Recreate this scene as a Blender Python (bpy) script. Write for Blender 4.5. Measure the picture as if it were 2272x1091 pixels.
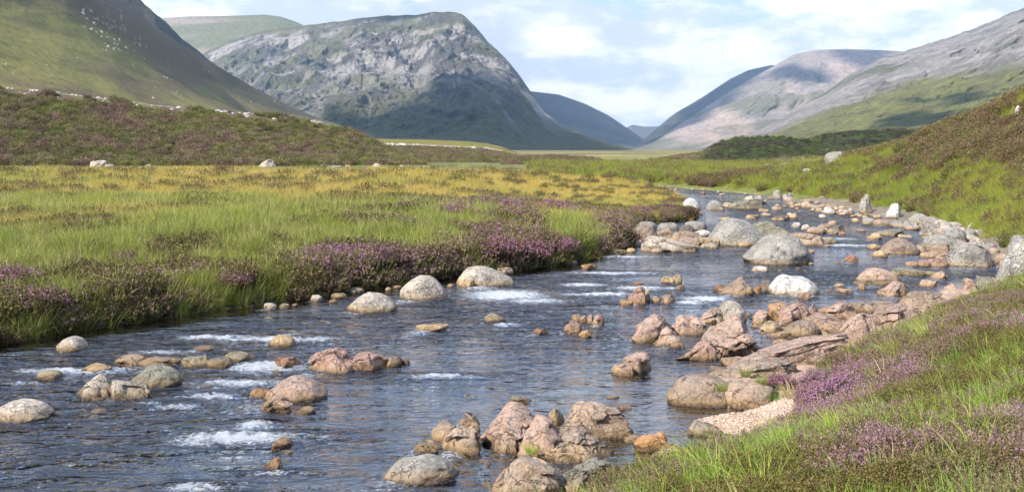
import bpy, math, random
import numpy as np
from mathutils import Vector

for o in list(bpy.data.objects):
    bpy.data.objects.remove(o)
random.seed(7)
RNG = np.random.default_rng(11)
SC = bpy.context.scene
COL = SC.collection

# ------------------------------------------------------------------ camera
H, F, CX, CY = 3.0, 2272.0, 1136.0, 545.5
PITCH = math.atan((CY - 330.0) / F)
cam_d = bpy.data.cameras.new('camera')
cam = bpy.data.objects.new('camera', cam_d)
COL.objects.link(cam)
cam.location = (0, 0, H)
cam.rotation_euler = (math.pi / 2 - PITCH, 0, 0)
cam_d.sensor_width = 36.0
cam_d.lens = 36.0
cam_d.clip_start = 0.05
cam_d.clip_end = 20000.0
SC.camera = cam

# ------------------------------------------------------------------ sun, sky, exposure
SUN = Vector((-0.58, -0.51, 0.63)).normalized()
sl = bpy.data.lights.new('sun', 'SUN')
sl.energy = 5.0
sl.angle = math.radians(0.53)
sl.color = (1.0, 0.93, 0.82)
so = bpy.data.objects.new('sun', sl)
COL.objects.link(so)
so.rotation_euler = SUN.to_track_quat('Z', 'Y').to_euler()

SC.view_settings.view_transform = 'Standard'
SC.view_settings.look = 'None'
SC.view_settings.exposure = 0.58
SC.view_settings.gamma = 1.0
SC.cycles.use_denoising = True
SC.cycles.max_bounces = 6
SC.cycles.diffuse_bounces = 2
SC.cycles.glossy_bounces = 2
SC.cycles.transmission_bounces = 3
SC.cycles.transparent_max_bounces = 8
SC.cycles.volume_bounces = 0
SC.cycles.sample_clamp_indirect = 3.0
SC.cycles.sample_clamp_direct = 8.0
SC.cycles.caustics_reflective = False
SC.cycles.caustics_refractive = False


def N(nt, typ, **kw):
    n = nt.nodes.new(typ)
    for k, v in kw.items():
        if k == 'inp':
            for a, b in v.items():
                n.inputs[a].default_value = b
        else:
            setattr(n, k, v)
    return n


def L(nt, a, b):
    nt.links.new(a, b)


def math_n(nt, op, a, b=None, clamp=False):
    n = N(nt, 'ShaderNodeMath', operation=op, use_clamp=clamp)
    for i, v in enumerate((a, b)):
        if v is None:
            continue
        if isinstance(v, (int, float)):
            n.inputs[i].default_value = v
        else:
            L(nt, v, n.inputs[i])
    return n.outputs[0]


def mapr(nt, v, a, b, c=0.0, d=1.0, smooth=True):
    n = N(nt, 'ShaderNodeMapRange', interpolation_type='SMOOTHSTEP' if smooth else 'LINEAR')
    L(nt, v, n.inputs[0])
    for i, x in enumerate((a, b, c, d)):
        n.inputs[i + 1].default_value = x
    return n.outputs[0]


def mixc(nt, fac, a, b, mode='MIX'):
    n = N(nt, 'ShaderNodeMix', data_type='RGBA', blend_type=mode)
    for idx, v in ((0, fac), (6, a), (7, b)):
        if isinstance(v, (int, float)):
            n.inputs[idx].default_value = v
        elif isinstance(v, tuple):
            n.inputs[idx].default_value = v if len(v) == 4 else (*v, 1)
        else:
            L(nt, v, n.inputs[idx])
    return n.outputs[2]


def noise(nt, vec, scale, detail=5, rough=0.55, dist=0.0, out=0):
    n = N(nt, 'ShaderNodeTexNoise')
    n.inputs['Scale'].default_value = scale
    n.inputs['Detail'].default_value = detail
    n.inputs['Roughness'].default_value = rough
    n.inputs['Distortion'].default_value = dist
    if vec is not None:
        L(nt, vec, n.inputs['Vector'])
    return n.outputs[out]


def vmap(nt, vec, loc=(0, 0, 0), scale=(1, 1, 1), rot=(0, 0, 0)):
    n = N(nt, 'ShaderNodeMapping')
    n.inputs['Location'].default_value = loc
    n.inputs['Scale'].default_value = scale
    n.inputs['Rotation'].default_value = rot
    L(nt, vec, n.inputs['Vector'])
    return n.outputs[0]


W = bpy.data.worlds.new('World')
SC.world = W
W.use_nodes = True
nt = W.node_tree
nt.nodes.clear()
sky = N(nt, 'ShaderNodeTexSky', sky_type='NISHITA', sun_disc=False)
sky.sun_elevation = math.asin(SUN.z)
sky.sun_rotation = math.atan2(SUN.x, SUN.y)
sky.altitude = 500
sky.air_density = 1.0
sky.dust_density = 0.6
tc = N(nt, 'ShaderNodeTexCoord')
gen = tc.outputs['Generated']
sep = N(nt, 'ShaderNodeSeparateXYZ')
L(nt, gen, sep.inputs[0])
el = sep.outputs['Z']
cl_vec = vmap(nt, gen, loc=(3.1, 0.7, 0.35), scale=(1.0, 1.0, 2.0))
big = noise(nt, cl_vec, 5.0, 10, 0.60, 0.15)
det = noise(nt, vmap(nt, gen, loc=(7.3, 1.9, 0.2), scale=(1, 1, 2.2)), 14.0, 8, 0.62, 0.1)
thr = mapr(nt, el, 0.06, 0.24, 0.345, 0.475)          # more open blue overhead
den = math_n(nt, 'SUBTRACT', math_n(nt, 'ADD', math_n(nt, 'MULTIPLY', big, 0.68), math_n(nt, 'MULTIPLY', det, 0.32)), thr)
cov = mapr(nt, den, -0.02, 0.07)
shade = mapr(nt, math_n(nt, 'ADD', math_n(nt, 'MULTIPLY', noise(nt, vmap(nt, gen, loc=(1.2, 5.5, 0.12), scale=(1, 1, 2.8)), 6.0, 9, 0.58, 0.2), 0.62),
                        math_n(nt, 'MULTIPLY', det, 0.38)), 0.46, 0.60)
cl_col = mixc(nt, shade, (5.3, 6.0, 7.1), (8.7, 8.65, 8.5))
high = mixc(nt, 0.55, mixc(nt, 1.0, sky.outputs[0], (1.1, 1.4, 1.9), 'MULTIPLY'), (1.0, 3.5, 9.6))
blue_low = mixc(nt, mapr(nt, el, 0.05, 0.26), (4.7, 6.0, 8.0), high)
sky_col = mixc(nt, cov, blue_low, cl_col)
bg = N(nt, 'ShaderNodeBackground')
bg.inputs['Strength'].default_value = 0.105
L(nt, sky_col, bg.inputs[0])
wo = N(nt, 'ShaderNodeOutputWorld')
L(nt, bg.outputs[0], wo.inputs[0])

# ------------------------------------------------------------------ helpers
cp, sp = math.cos(PITCH), math.sin(PITCH)


def ray(px, py):
    a = (np.asarray(px, float) - CX) / F
    b = -(np.asarray(py, float) - CY) / F
    return a, cp + b * sp, -sp + b * cp


def at(px, py, z=0.0):
    """world point of the photograph's pixel on the level z"""
    dx, dy, dz = ray(px, py)
    t = (z - H) / dz
    return np.array([dx * t, dy * t, H + dz * t]).T


def atd(px, py, Y):
    """world point of the photograph's pixel at the distance Y"""
    dx, dy, dz = ray(px, py)
    t = np.asarray(Y, float) / dy
    return np.array([dx * t, dy * t, H + dz * t]).T


def project(X, Y, Z):
    zz = Z - H
    fw = Y * cp - zz * sp
    up = Y * sp + zz * cp
    return CX + X / fw * F, CY - up / fw * F


_T = RNG.random((64, 64, 64)).astype(np.float32)
_R = np.array([[0.80, 0.60, 0.0], [-0.48, 0.64, 0.60], [0.36, -0.48, 0.80]])


def vn(P):
    P = np.asarray(P, float)
    i = np.floor(P).astype(np.int64)
    f = P - i
    f = f * f * f * (f * (f * 6 - 15) + 10)
    i0 = i & 63
    i1 = (i + 1) & 63
    x0, y0, z0 = i0[:, 0], i0[:, 1], i0[:, 2]
    x1, y1, z1 = i1[:, 0], i1[:, 1], i1[:, 2]
    fx, fy, fz = f[:, 0], f[:, 1], f[:, 2]
    a = _T[x0, y0, z0] * (1 - fx) + _T[x1, y0, z0] * fx
    b = _T[x0, y1, z0] * (1 - fx) + _T[x1, y1, z0] * fx
    c = _T[x0, y0, z1] * (1 - fx) + _T[x1, y0, z1] * fx
    d = _T[x0, y1, z1] * (1 - fx) + _T[x1, y1, z1] * fx
    return (a * (1 - fy) + b * fy) * (1 - fz) + (c * (1 - fy) + d * fy) * fz


def fbm(P, octv=5, gain=0.5, ridge=False):
    P = np.asarray(P, float)
    if P.shape[1] == 2:
        P = np.column_stack([P, np.full(len(P), 3.7)])
    s = np.zeros(len(P))
    a, t = 1.0, 0.0
    for _ in range(octv):
        n = vn(P)
        if ridge:
            n = 1 - np.abs(2 * n - 1)
        s += a * n
        t += a
        a *= gain
        P = (P @ _R) * 2.03 + 17.3
    return s / t


def xy(x, y, s=1.0, o=0.0):
    return np.column_stack([np.ravel(x) * s + o, np.ravel(y) * s + o * 1.7])


def sst(a, b, v):
    t = np.clip((v - a) / (b - a), 0, 1)
    return t * t * (3 - 2 * t)


def tag(o, label=None, cat=None, group=None, kind=None):
    for k, v in (('label', label), ('category', cat), ('group', group), ('kind', kind)):
        if v:
            o[k] = v
    return o


def raw_mesh(name, V, Q, mats=(), smooth=True, cols=None, midx=None, attrs=None):
    """V (n,3); Q (m,3 or 4) indices -> mesh data"""
    me = bpy.data.meshes.new(name)
    V = np.ascontiguousarray(V, np.float32)
    Q = np.ascontiguousarray(Q, np.int32)
    m, k = Q.shape
    me.vertices.add(len(V))
    me.vertices.foreach_set('co', V.ravel())
    me.loops.add(m * k)
    me.loops.foreach_set('vertex_index', Q.ravel())
    me.polygons.add(m)
    me.polygons.foreach_set('loop_start', np.arange(0, m * k, k, dtype=np.int32))
    for mt in mats:
        me.materials.append(mt)
    if midx is not None:
        me.polygons.foreach_set('material_index', np.ascontiguousarray(midx, np.int32))
    me.update(calc_edges=True)
    me.polygons.foreach_set('use_smooth', np.full(m, smooth, bool))
    if cols is not None:
        a = me.attributes.new('col', 'FLOAT_COLOR', 'POINT')
        c = np.ones((len(V), 4), np.float32)
        c[:, :3] = cols
        a.data.foreach_set('color', c.ravel())
    for nm, v in (attrs or {}).items():
        a = me.attributes.new(nm, 'FLOAT', 'POINT')
        a.data.foreach_set('value', np.ascontiguousarray(v, np.float32))
    return me


def link(name, me, parent=None):
    o = bpy.data.objects.new(name, me)
    COL.objects.link(o)
    if parent is not None:
        o.parent = parent
    return o


def grid_quads(nr, nc):
    i = np.arange(nr * nc).reshape(nr, nc)
    return np.column_stack([i[:-1, :-1].ravel(), i[:-1, 1:].ravel(), i[1:, 1:].ravel(), i[1:, :-1].ravel()])


def poly_dist(x, y, P):
    """distance to an open polyline"""
    d = np.full(len(x), 1e9)
    for (ax, ay), (bx, by) in zip(P[:-1], P[1:]):
        vx, vy = bx - ax, by - ay
        l2 = vx * vx + vy * vy + 1e-12
        t = np.clip(((x - ax) * vx + (y - ay) * vy) / l2, 0, 1)
        d = np.minimum(d, (x - ax - t * vx) ** 2 + (y - ay - t * vy) ** 2)
    return np.sqrt(d)


def inside(x, y, P):
    c = np.zeros(len(x), bool)
    n = len(P)
    for i in range(n):
        ax, ay = P[i]
        bx, by = P[(i + 1) % n]
        cond = (ay > y) != (by > y)
        xi = (bx - ax) * (y - ay) / (by - ay + 1e-12) + ax
        c ^= cond & (x < xi)
    return c


# ------------------------------------------------------------------ materials
def new_mat(name):
    m = bpy.data.materials.new(name)
    m.use_nodes = True
    nt = m.node_tree
    nt.nodes.clear()
    out = N(nt, 'ShaderNodeOutputMaterial')
    return m, nt, out


def bump(nt, h, strength=0.5, dist=0.02, normal=None):
    b = N(nt, 'ShaderNodeBump')
    b.inputs['Strength'].default_value = strength
    b.inputs['Distance'].default_value = dist
    L(nt, h, b.inputs['Height'])
    if normal is not None:
        L(nt, normal, b.inputs['Normal'])
    return b.outputs[0]


def ground_mat(name, scale=1.0, var=0.5, bdist=0.05, rough=0.95):
    m, nt, out = new_mat(name)
    at_ = N(nt, 'ShaderNodeAttribute', attribute_name='col')
    pos = N(nt, 'ShaderNodeNewGeometry').outputs['Position']
    n1 = noise(nt, pos, 2.0 * scale, 8, 0.6)
    n2 = noise(nt, pos, 14.0 * scale, 6, 0.65)
    f = math_n(nt, 'ADD', math_n(nt, 'MULTIPLY', n1, 0.6), math_n(nt, 'MULTIPLY', n2, 0.4))
    f = mapr(nt, f, 0.3, 0.7, 1 - var, 1 + var, False)
    c = mixc(nt, 1.0, at_.outputs['Color'], f, 'MULTIPLY')
    if name == 'soil_and_turf':                      # the river bed is cobbled
        vo = N(nt, 'ShaderNodeTexVoronoi')
        vo.inputs['Scale'].default_value = 7.0
        L(nt, pos, vo.inputs['Vector'])
        sz = N(nt, 'ShaderNodeSeparateXYZ')
        L(nt, pos, sz.inputs[0])
        sv = N(nt, 'ShaderNodeSeparateXYZ')
        L(nt, vo.outputs['Color'], sv.inputs[0])
        peb = math_n(nt, 'MULTIPLY', mapr(nt, sv.outputs['X'], 0, 1, 0.35, 1.9, False), mapr(nt, vo.outputs['Distance'], 0.35, 0.75, 1.0, 0.35))
        c = mixc(nt, mapr(nt, sz.outputs['Z'], -0.03, 0.02, 1.0, 0.0), c, mixc(nt, 1.0, c, peb, 'MULTIPLY'))
    p = N(nt, 'ShaderNodeBsdfPrincipled')
    p.inputs['Roughness'].default_value = rough
    p.inputs['Specular IOR Level'].default_value = 0.2
    L(nt, c, p.inputs['Base Color'])
    L(nt, bump(nt, f, 0.8, bdist), p.inputs['Normal'])
    L(nt, p.outputs[0], out.inputs[0])
    return m


M_GROUND = ground_mat('soil_and_turf', 3.0, 0.55, 0.02)
M_HILL = ground_mat('hillside', 0.12, 0.45, 1.2)
M_MOUNT = ground_mat('mountain_rock', 0.032, 0.55, 8.0)
M_MORAINE = ground_mat('moraine_turf', 0.5, 0.6, 0.3)


def rock_mat():
    m, nt, out = new_mat('granite')
    oi = N(nt, 'ShaderNodeObjectInfo')
    tco = N(nt, 'ShaderNodeTexCoord').outputs['Object']
    off = N(nt, 'ShaderNodeVectorMath', operation='ADD')
    L(nt, tco, off.inputs[0])
    sc = N(nt, 'ShaderNodeVectorMath', operation='SCALE')
    sc.inputs[0].default_value = (37, 11, 23)
    L(nt, oi.outputs['Random'], sc.inputs['Scale'])
    L(nt, sc.outputs[0], off.inputs[1])
    v = off.outputs[0]
    pos = N(nt, 'ShaderNodeNewGeometry').outputs['Position']
    sp_ = N(nt, 'ShaderNodeSeparateXYZ')
    L(nt, pos, sp_.inputs[0])
    n1 = noise(nt, v, 2.2, 8, 0.62)
    n2 = noise(nt, v, 28.0, 4, 0.7)
    n3 = noise(nt, v, 6.5, 7, 0.65, 0.6)
    c = mixc(nt, 1.0, oi.outputs['Color'], mapr(nt, n1, 0.3, 0.7, 0.62, 1.28, False), 'MULTIPLY')
    c = mixc(nt, 1.0, c, mapr(nt, n2, 0.3, 0.7, 0.66, 1.30, False), 'MULTIPLY')
    # grey weathering skin on some faces
    c = mixc(nt, math_n(nt, 'MULTIPLY', mapr(nt, n3, 0.48, 0.66), 0.55), c, (0.30, 0.275, 0.235))
    # pale lichen, amount by the object's alpha
    ln = noise(nt, v, 9.0, 8, 0.7, 0.8)
    lf = math_n(nt, 'MULTIPLY', mapr(nt, ln, 0.55, 0.60), oi.outputs['Alpha'])
    c = mixc(nt, lf, c, (0.62, 0.63, 0.58))
    # dark cracks
    vo = N(nt, 'ShaderNodeTexVoronoi', feature='DISTANCE_TO_EDGE')
    vo.inputs['Scale'].default_value = 2.3
    wv = N(nt, 'ShaderNodeVectorMath', operation='ADD')
    L(nt, v, wv.inputs[0])
    nz = N(nt, 'ShaderNodeTexNoise')
    nz.inputs['Scale'].default_value = 3.0
    nz.inputs['Detail'].default_value = 6
    L(nt, v, nz.inputs['Vector'])
    L(nt, nz.outputs['Color'], wv.inputs[1])
    L(nt, wv.outputs[0], vo.inputs['Vector'])
    crack = mapr(nt, vo.outputs[0], 0.0, 0.022)
    c = mixc(nt, 1.0, c, mapr(nt, crack, 0, 1, 0.45, 1.0, False), 'MULTIPLY')
    dk = noise(nt, v, 15.0, 9, 0.75, 0.4)
    c = mixc(nt, math_n(nt, 'MULTIPLY', mapr(nt, dk, 0.54, 0.62), 0.6), c, (0.085, 0.08, 0.07))
    # golden stain and wet dark foot by the water line
    zz = math_n(nt, 'ADD', sp_.outputs['Z'], math_n(nt, 'MULTIPLY', math_n(nt, 'SUBTRACT', n3, 0.5), 0.13))
    stain = mapr(nt, zz, 0.03, 0.16, 1.0, 0.0)
    c = mixc(nt, math_n(nt, 'MULTIPLY', stain, 0.55), c, (0.42, 0.27, 0.11))
    wet = mapr(nt, zz, 0.0, 0.075, 1.0, 0.0)
    c = mixc(nt, math_n(nt, 'MULTIPLY', wet, 0.75), c, (0.07, 0.045, 0.03))
    hgt = math_n(nt, 'ADD', math_n(nt, 'ADD', math_n(nt, 'MULTIPLY', n3, 1.0), math_n(nt, 'MULTIPLY', n2, 0.22)), math_n(nt, 'MULTIPLY', crack, 0.22))
    p = N(nt, 'ShaderNodeBsdfPrincipled')
    L(nt, c, p.inputs['Base Color'])
    L(nt, mapr(nt, wet, 0, 1, 0.88, 0.3), p.inputs['Roughness'])
    p.inputs['Specular IOR Level'].default_value = 0.3
    L(nt, bump(nt, hgt, 1.0, 0.09), p.inputs['Normal'])
    L(nt, p.outputs[0], out.inputs[0])
    return m


M_ROCK = rock_mat()


def water_mat():
    m, nt, out = new_mat('river_water')
    pos = N(nt, 'ShaderNodeNewGeometry').outputs['Position']
    pv = vmap(nt, pos, rot=(0, 0, math.radians(-35)), scale=(1.0, 1.7, 1.0))
    fo = N(nt, 'ShaderNodeAttribute', attribute_name='foam').outputs['Fac']
    rf = N(nt, 'ShaderNodeAttribute', attribute_name='riffle').outputs['Fac']
    wv = vmap(nt, pos, rot=(0, 0, math.radians(-14)), scale=(0.55, 1.5, 1.0))
    w_a = noise(nt, wv, 1.0, 3, 0.55, 0.8)
    w_b = noise(nt, wv, 2.7, 3, 0.55, 0.9)
    w_c = noise(nt, pv, 10.0, 3, 0.55, 0.4)
    h = math_n(nt, 'ADD', math_n(nt, 'MULTIPLY', w_a, 1.3), math_n(nt, 'ADD', math_n(nt, 'MULTIPLY', w_b, 0.85), math_n(nt, 'MULTIPLY', w_c, 0.10)))
    b = N(nt, 'ShaderNodeBump')
    b.inputs['Distance'].default_value = 0.50
    L(nt, mapr(nt, rf, 0.05, 0.8, 0.16, 1.0, False), b.inputs['Strength'])
    L(nt, h, b.inputs['Height'])
    fr = N(nt, 'ShaderNodeFresnel')
    fr.inputs['IOR'].default_value = 1.6
    L(nt, b.outputs[0], fr.inputs['Normal'])
    tr = N(nt, 'ShaderNodeBsdfTransparent')
    tr.inputs[0].default_value = (0.84, 0.86, 0.82, 1)
    gl = N(nt, 'ShaderNodeBsdfGlossy')
    gl.inputs['Roughness'].default_value = 0.015
    L(nt, b.outputs[0], gl.inputs['Normal'])
    mx = N(nt, 'ShaderNodeMixShader')
    L(nt, math_n(nt, 'ADD', math_n(nt, 'MULTIPLY', fr.outputs[0], 1.75), 0.055, True), mx.inputs[0])
    L(nt, tr.outputs[0], mx.inputs[1])
    L(nt, gl.outputs[0], mx.inputs[2])
    # white water
    fv = vmap(nt, pos, rot=(0, 0, math.radians(-20)), scale=(1.0, 2.1, 1.0))
    fn = noise(nt, fv, 7.0, 12, 0.80, 1.6)
    fine = noise(nt, fv, 34.0, 4, 0.7, 0.6)
    mixn = math_n(nt, 'ADD', math_n(nt, 'MULTIPLY', fn, 0.72), math_n(nt, 'MULTIPLY', fine, 0.28))
    fm = mapr(nt, math_n(nt, 'ADD', math_n(nt, 'MULTIPLY', fo, 0.98), math_n(nt, 'MULTIPLY', math_n(nt, 'SUBTRACT', mixn, 0.5), 4.2)), 0.34, 0.80)
    fleck = math_n(nt, 'MULTIPLY', mapr(nt, math_n(nt, 'ADD', mixn, math_n(nt, 'MULTIPLY', rf, 0.09)), 0.655, 0.725), 0.9)
    wp = N(nt, 'ShaderNodeBsdfPrincipled')
    wp.inputs['Base Color'].default_value = (0.80, 0.83, 0.85, 1)
    wp.inputs['Roughness'].default_value = 0.5
    L(nt, bump(nt, fn, 1.0, 0.10), wp.inputs['Normal'])
    m2 = N(nt, 'ShaderNodeMixShader')
    L(nt, math_n(nt, 'MAXIMUM', math_n(nt, 'MULTIPLY', math_n(nt, 'MULTIPLY', fm, mapr(nt, fo, 0.03, 0.25)), 0.9), fleck), m2.inputs[0])
    L(nt, mx.outputs[0], m2.inputs[1])
    L(nt, wp.outputs[0], m2.inputs[2])
    L(nt, m2.outputs[0], out.inputs[0])
    return m


M_WATER = water_mat()


def leaf_mat(name, src, transl=0.35, var=0.35):
    """src: 'inst' tint from the scattered point, or a colour"""
    m, nt, out = new_mat(name)
    if src == 'inst':
        c = N(nt, 'ShaderNodeAttribute', attribute_type='INSTANCER', attribute_name='tint').outputs['Color']
    elif isinstance(src, tuple) and src[0] == 'flower':
        t = N(nt, 'ShaderNodeAttribute', attribute_type='INSTANCER', attribute_name='tint').outputs['Color']
        c = mixc(nt, 0.62, t, src[1])
    elif src == 'obj':
        c = N(nt, 'ShaderNodeObjectInfo').outputs['Color']
    else:
        c = N(nt, 'ShaderNodeRGB')
        c.outputs[0].default_value = (*src, 1)
        c = c.outputs[0]
    r = N(nt, 'ShaderNodeAttribute', attribute_name='rnd').outputs['Fac']
    c = mixc(nt, 1.0, c, mapr(nt, r, 0, 1, 1 - var, 1 + var, False), 'MULTIPLY')
    d = N(nt, 'ShaderNodeBsdfDiffuse')
    L(nt, c, d.inputs[0])
    t = N(nt, 'ShaderNodeBsdfTranslucent')
    L(nt, c, t.inputs[0])
    mx = N(nt, 'ShaderNodeMixShader')
    mx.inputs[0].default_value = transl
    L(nt, d.outputs[0], mx.inputs[1])
    L(nt, t.outputs[0], mx.inputs[2])
    L(nt, mx.outputs[0], out.inputs[0])
    return m


M_GRASS = leaf_mat('grass_blade', 'inst', 0.4, 0.35)
M_HLEAF = leaf_mat('heather_leaf', 'inst', 0.2, 0.4)
M_FLOWER = leaf_mat('heather_flower', ('flower', (0.44, 0.235, 0.30)), 0.3, 0.4)
M_FLOWER2 = leaf_mat('heather_flower_bright', ('flower', (0.50, 0.26, 0.39)), 0.3, 0.35)
M_FLOWER_O = leaf_mat('heather_shrub_flower', (0.36, 0.17, 0.24), 0.3, 0.4)
M_FLOWER2_O = leaf_mat('heather_shrub_flower_bright', (0.38, 0.20, 0.30), 0.3, 0.4)
M_GRASS_O = leaf_mat('tussock_blade', 'obj', 0.4, 0.35)
M_HLEAF_O = leaf_mat('heather_shrub_leaf', 'obj', 0.2, 0.4)

# ------------------------------------------------------------------ the river's outline and the ground
LW_PX = [(-900, 960), (-300, 830), (0, 765), (180, 735), (380, 704), (520, 684), (640, 668), (720, 656), (800, 645), (900, 632),
         (1020, 612), (1140, 602), (1250, 587), (1330, 570), (1390, 552), (1396, 530), (1398, 508), (1420, 497), (1480, 494),
         (1542, 489), (1552, 465), (1512, 441), (1472, 426), (1436, 414)]
RF_PX = [(1440, 411), (1500, 416), (1600, 424), (1700, 433), (1760, 442), (1850, 456), (1930, 471), (1990, 484), (2030, 500),
         (2050, 520), (2090, 548), (2150, 572), (2215, 586), (2300, 592), (2420, 600)]
RN_PX = [(2420, 612), (2240, 622), (2160, 634), (2080, 655), (1990, 682), (1940, 700), (1890, 714), (1862, 742), (1880, 764), (1800, 788),
         (1700, 800), (1640, 816), (1560, 842), (1490, 866), (1486, 888), (1560, 902), (1660, 906), (1640, 922), (1545, 928), (1545, 952), (1640, 968),
         (1560, 996), (1500, 1022), (1420, 1052), (1300, 1095), (1150, 1190), (1000, 1330), (800, 1600)]
LW = [tuple(at(a, b)[:2]) for a, b in LW_PX]
RF = [tuple(at(a, b)[:2]) for a, b in RF_PX]
RN = [tuple(at(a, b)[:2]) for a, b in RN_PX]
RIVER = LW + RF + RN + [(-6.0, 3.0), (-25.0, 3.0)]
# edge of the turf on the near bank
E_PX = [(1190, 1150), (1300, 1098), (1400, 1055), (1500, 1022), (1630, 1000), (1712, 970), (1788, 926), (1772, 884), (1800, 840), (1900, 782), (1990, 738), (2080, 700),
        (2160, 668), (2220, 640), (2290, 612)]
EB = [tuple(at(a, b, 0.25)[:2]) for a, b in E_PX]
BANK = EB + [(16, 26), (40, 26), (40, -12), (-6, -12), (-6, 2.0), (-1.2, 5.6)]


def fields(x, y):
    dl = poly_dist(x, y, LW)
    drf = poly_dist(x, y, RF)
    drn = poly_dist(x, y, RN)
    wet = inside(x, y, RIVER)
    s = np.where(inside(x, y, BANK), poly_dist(x, y, EB), 0.0)
    return dl, drf, drn, wet, s


def ground_h(x, y, full=False):
    x = np.asarray(x, float)
    y = np.asarray(y, float)
    dl, drf, drn, wet, s = fields(x, y)
    dmin = np.minimum(np.minimum(dl, drf), drn)
    n1 = fbm(xy(x, y, 0.35), 4)
    n2 = fbm(xy(x, y, 1.7, 9.1), 4)
    fade = 1 - sst(100, 300, y)
    hl = 0.42 * sst(0.0, 0.35, dl) + 0.36 * sst(0.3, 5.0, dl) + 0.30 * (n1 - 0.5) * sst(0.2, 3, dl) * fade + 0.10 * (n2 - 0.5) * sst(0, 1, dl) * fade
    low = sst(17, 5, np.hypot(x - 9.5, (y - 60) * 0.45))
    hl = hl * (1 - 0.66 * low)
    hrf = 0.10 * sst(0, 0.5, drf) + 0.45 * sst(0.8, 2.2, drf)
    fall = 1 - sst(50, 88, y)
    q = np.maximum(0, drf - 2.0)
    hrf = hrf + (15.0 * np.tanh(0.62 * q / 15.0)) * fall * sst(11, 17, x) * (1 - 0.25 * sst(0.6, 0.3, n1)) + 0.5 * (n1 - 0.5) * sst(1.5, 6, drf) * fade + 0.25 * sst(3, 12, drf)
    hrn = 0.16 * sst(0, 0.5, drn) + 0.10 * (n2 - 0.5) * sst(0, .4, drn) + 0.15 * sst(0.5, 3.0, drn)
    hrn = hrn + 1.25 * (1 - np.exp(-s * 0.33)) + 0.16 * (n1 - 0.5) * sst(0, 1.5, s) + 0.07 * (n2 - 0.5) * sst(0, 1, s)
    wl, wr, wn = [(1.0 / (d * d + 0.02)) ** 4 for d in (dl, drf, drn)]
    # the near bank owns its own side only
    wn = np.where((s > 0), wn * 1e6, np.where(y > 30, wn * 1e-6, wn))
    land = (hl * wl + hrf * wr + hrn * wn) / (wl + wr + wn + 1e-30)
    bed = -np.minimum(0.50, 0.03 + np.where(dl < np.minimum(drf, drn), 0.17, 0.28) * dmin) + 0.10 * (n2 - 0.5) + 0.12 * (n1 - 0.5) * sst(0, 1, dmin)
    h = np.where(wet, np.minimum(bed, -0.015), land + 0.01)
    if full:
        return h, dl, drf, drn, wet, s, n1, n2
    return h


def build_ground():
    ys = np.concatenate([np.linspace(-7, 3, 24)[:-1], np.geomspace(3, 105, 660)[:-1], np.geomspace(105, 9500, 120)])
    u = np.linspace(-1, 1, 600)
    X = (0.78 * (ys + 9.0))[:, None] * u[None, :]
    Y = np.repeat(ys[:, None], len(u), 1)
    x, y = X.ravel(), Y.ravel()
    h, dl, drf, drn, wet, s, n1, n2 = ground_h(x, y, True)
    far = sst(250, 1200, y)
    h = h * (1 - far) + far * 1.0
    n3 = fbm(xy(x, y, 0.09, 4.4), 5)
    c = np.zeros((len(x), 3))
    grass = np.array([0.16, 0.175, 0.045])
    gold = np.array([0.34, 0.25, 0.06])
    brown = np.array([0.075, 0.05, 0.03])
    t = sst(34, 62, y + 40 * (n3 - 0.5)) * (dl < drf)
    c[:] = grass * (1 - t[:, None]) + gold * t[:, None]
    hb = sst(0.50, 0.62, n1 * 0.6 + n3 * 0.4)[:, None]
    c = c * (1 - hb) + brown * hb
    # far valley floor: striped pale olive
    st = fbm(np.column_stack([x * 0.004, y * 0.018]), 4)
    fl = sst(140, 260, y)[:, None]
    st2 = fbm(np.column_stack([x * 0.012, y * 0.03 + 7]), 4)
    vall = np.where((st2 > 0.54)[:, None], np.array([0.13, 0.10, 0.055]), np.array([0.25, 0.22, 0.07])) * (0.30 + 1.4 * st[:, None])
    c = c * (1 - fl) + vall * fl
    peat = (0.9 * sst(0.6, 0.1, dl) * (dl < drf))[:, None]
    c = c * (1 - peat) + np.array([0.035, 0.025, 0.018]) * peat
    near = (drn < np.minimum(dl, drf)) & ~wet
    rockc = np.array([0.42, 0.29, 0.22]) * (0.7 + 0.6 * n2[:, None])
    shelf = (near & (s <= 0.0))[:, None]
    c = np.where(shelf, rockc, c)
    c = np.where((near & (s > 0.12))[:, None], np.array([0.07, 0.06, 0.025]), c)
    shore = ((drf < 2.2) & (drf <= dl) & (y < 60) & ~wet)[:, None]
    c = np.where(shore, np.array([0.22, 0.18, 0.13]) * (0.5 + 0.9 * n2[:, None]), c)
    dm = np.minimum(np.minimum(dl, drf), drn)
    bedc = np.array([0.46, 0.27, 0.11]) * (0.45 + 1.1 * n2[:, None])
    nb = fbm(xy(x, y, 0.55, 61.0), 4)
    pinkb = sst(0.54, 0.64, nb)[:, None] * 0.55
    bedc = bedc * (1 - pinkb) + np.array([0.36, 0.21, 0.13]) * pinkb
    # bed colour darkened off the banks, standing in for light absorbed by deep water
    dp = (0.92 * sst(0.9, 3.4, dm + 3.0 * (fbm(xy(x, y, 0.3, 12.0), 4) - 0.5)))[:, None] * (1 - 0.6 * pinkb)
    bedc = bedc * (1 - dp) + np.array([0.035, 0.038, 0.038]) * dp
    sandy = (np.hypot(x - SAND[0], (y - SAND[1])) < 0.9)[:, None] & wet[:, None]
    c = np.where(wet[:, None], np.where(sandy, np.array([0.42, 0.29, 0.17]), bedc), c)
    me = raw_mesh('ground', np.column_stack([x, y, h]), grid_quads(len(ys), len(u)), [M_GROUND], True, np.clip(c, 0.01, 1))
    tag(link('ground', me), kind='structure')


SAND = at(1600, 912)[:2]
build_ground()

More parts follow.
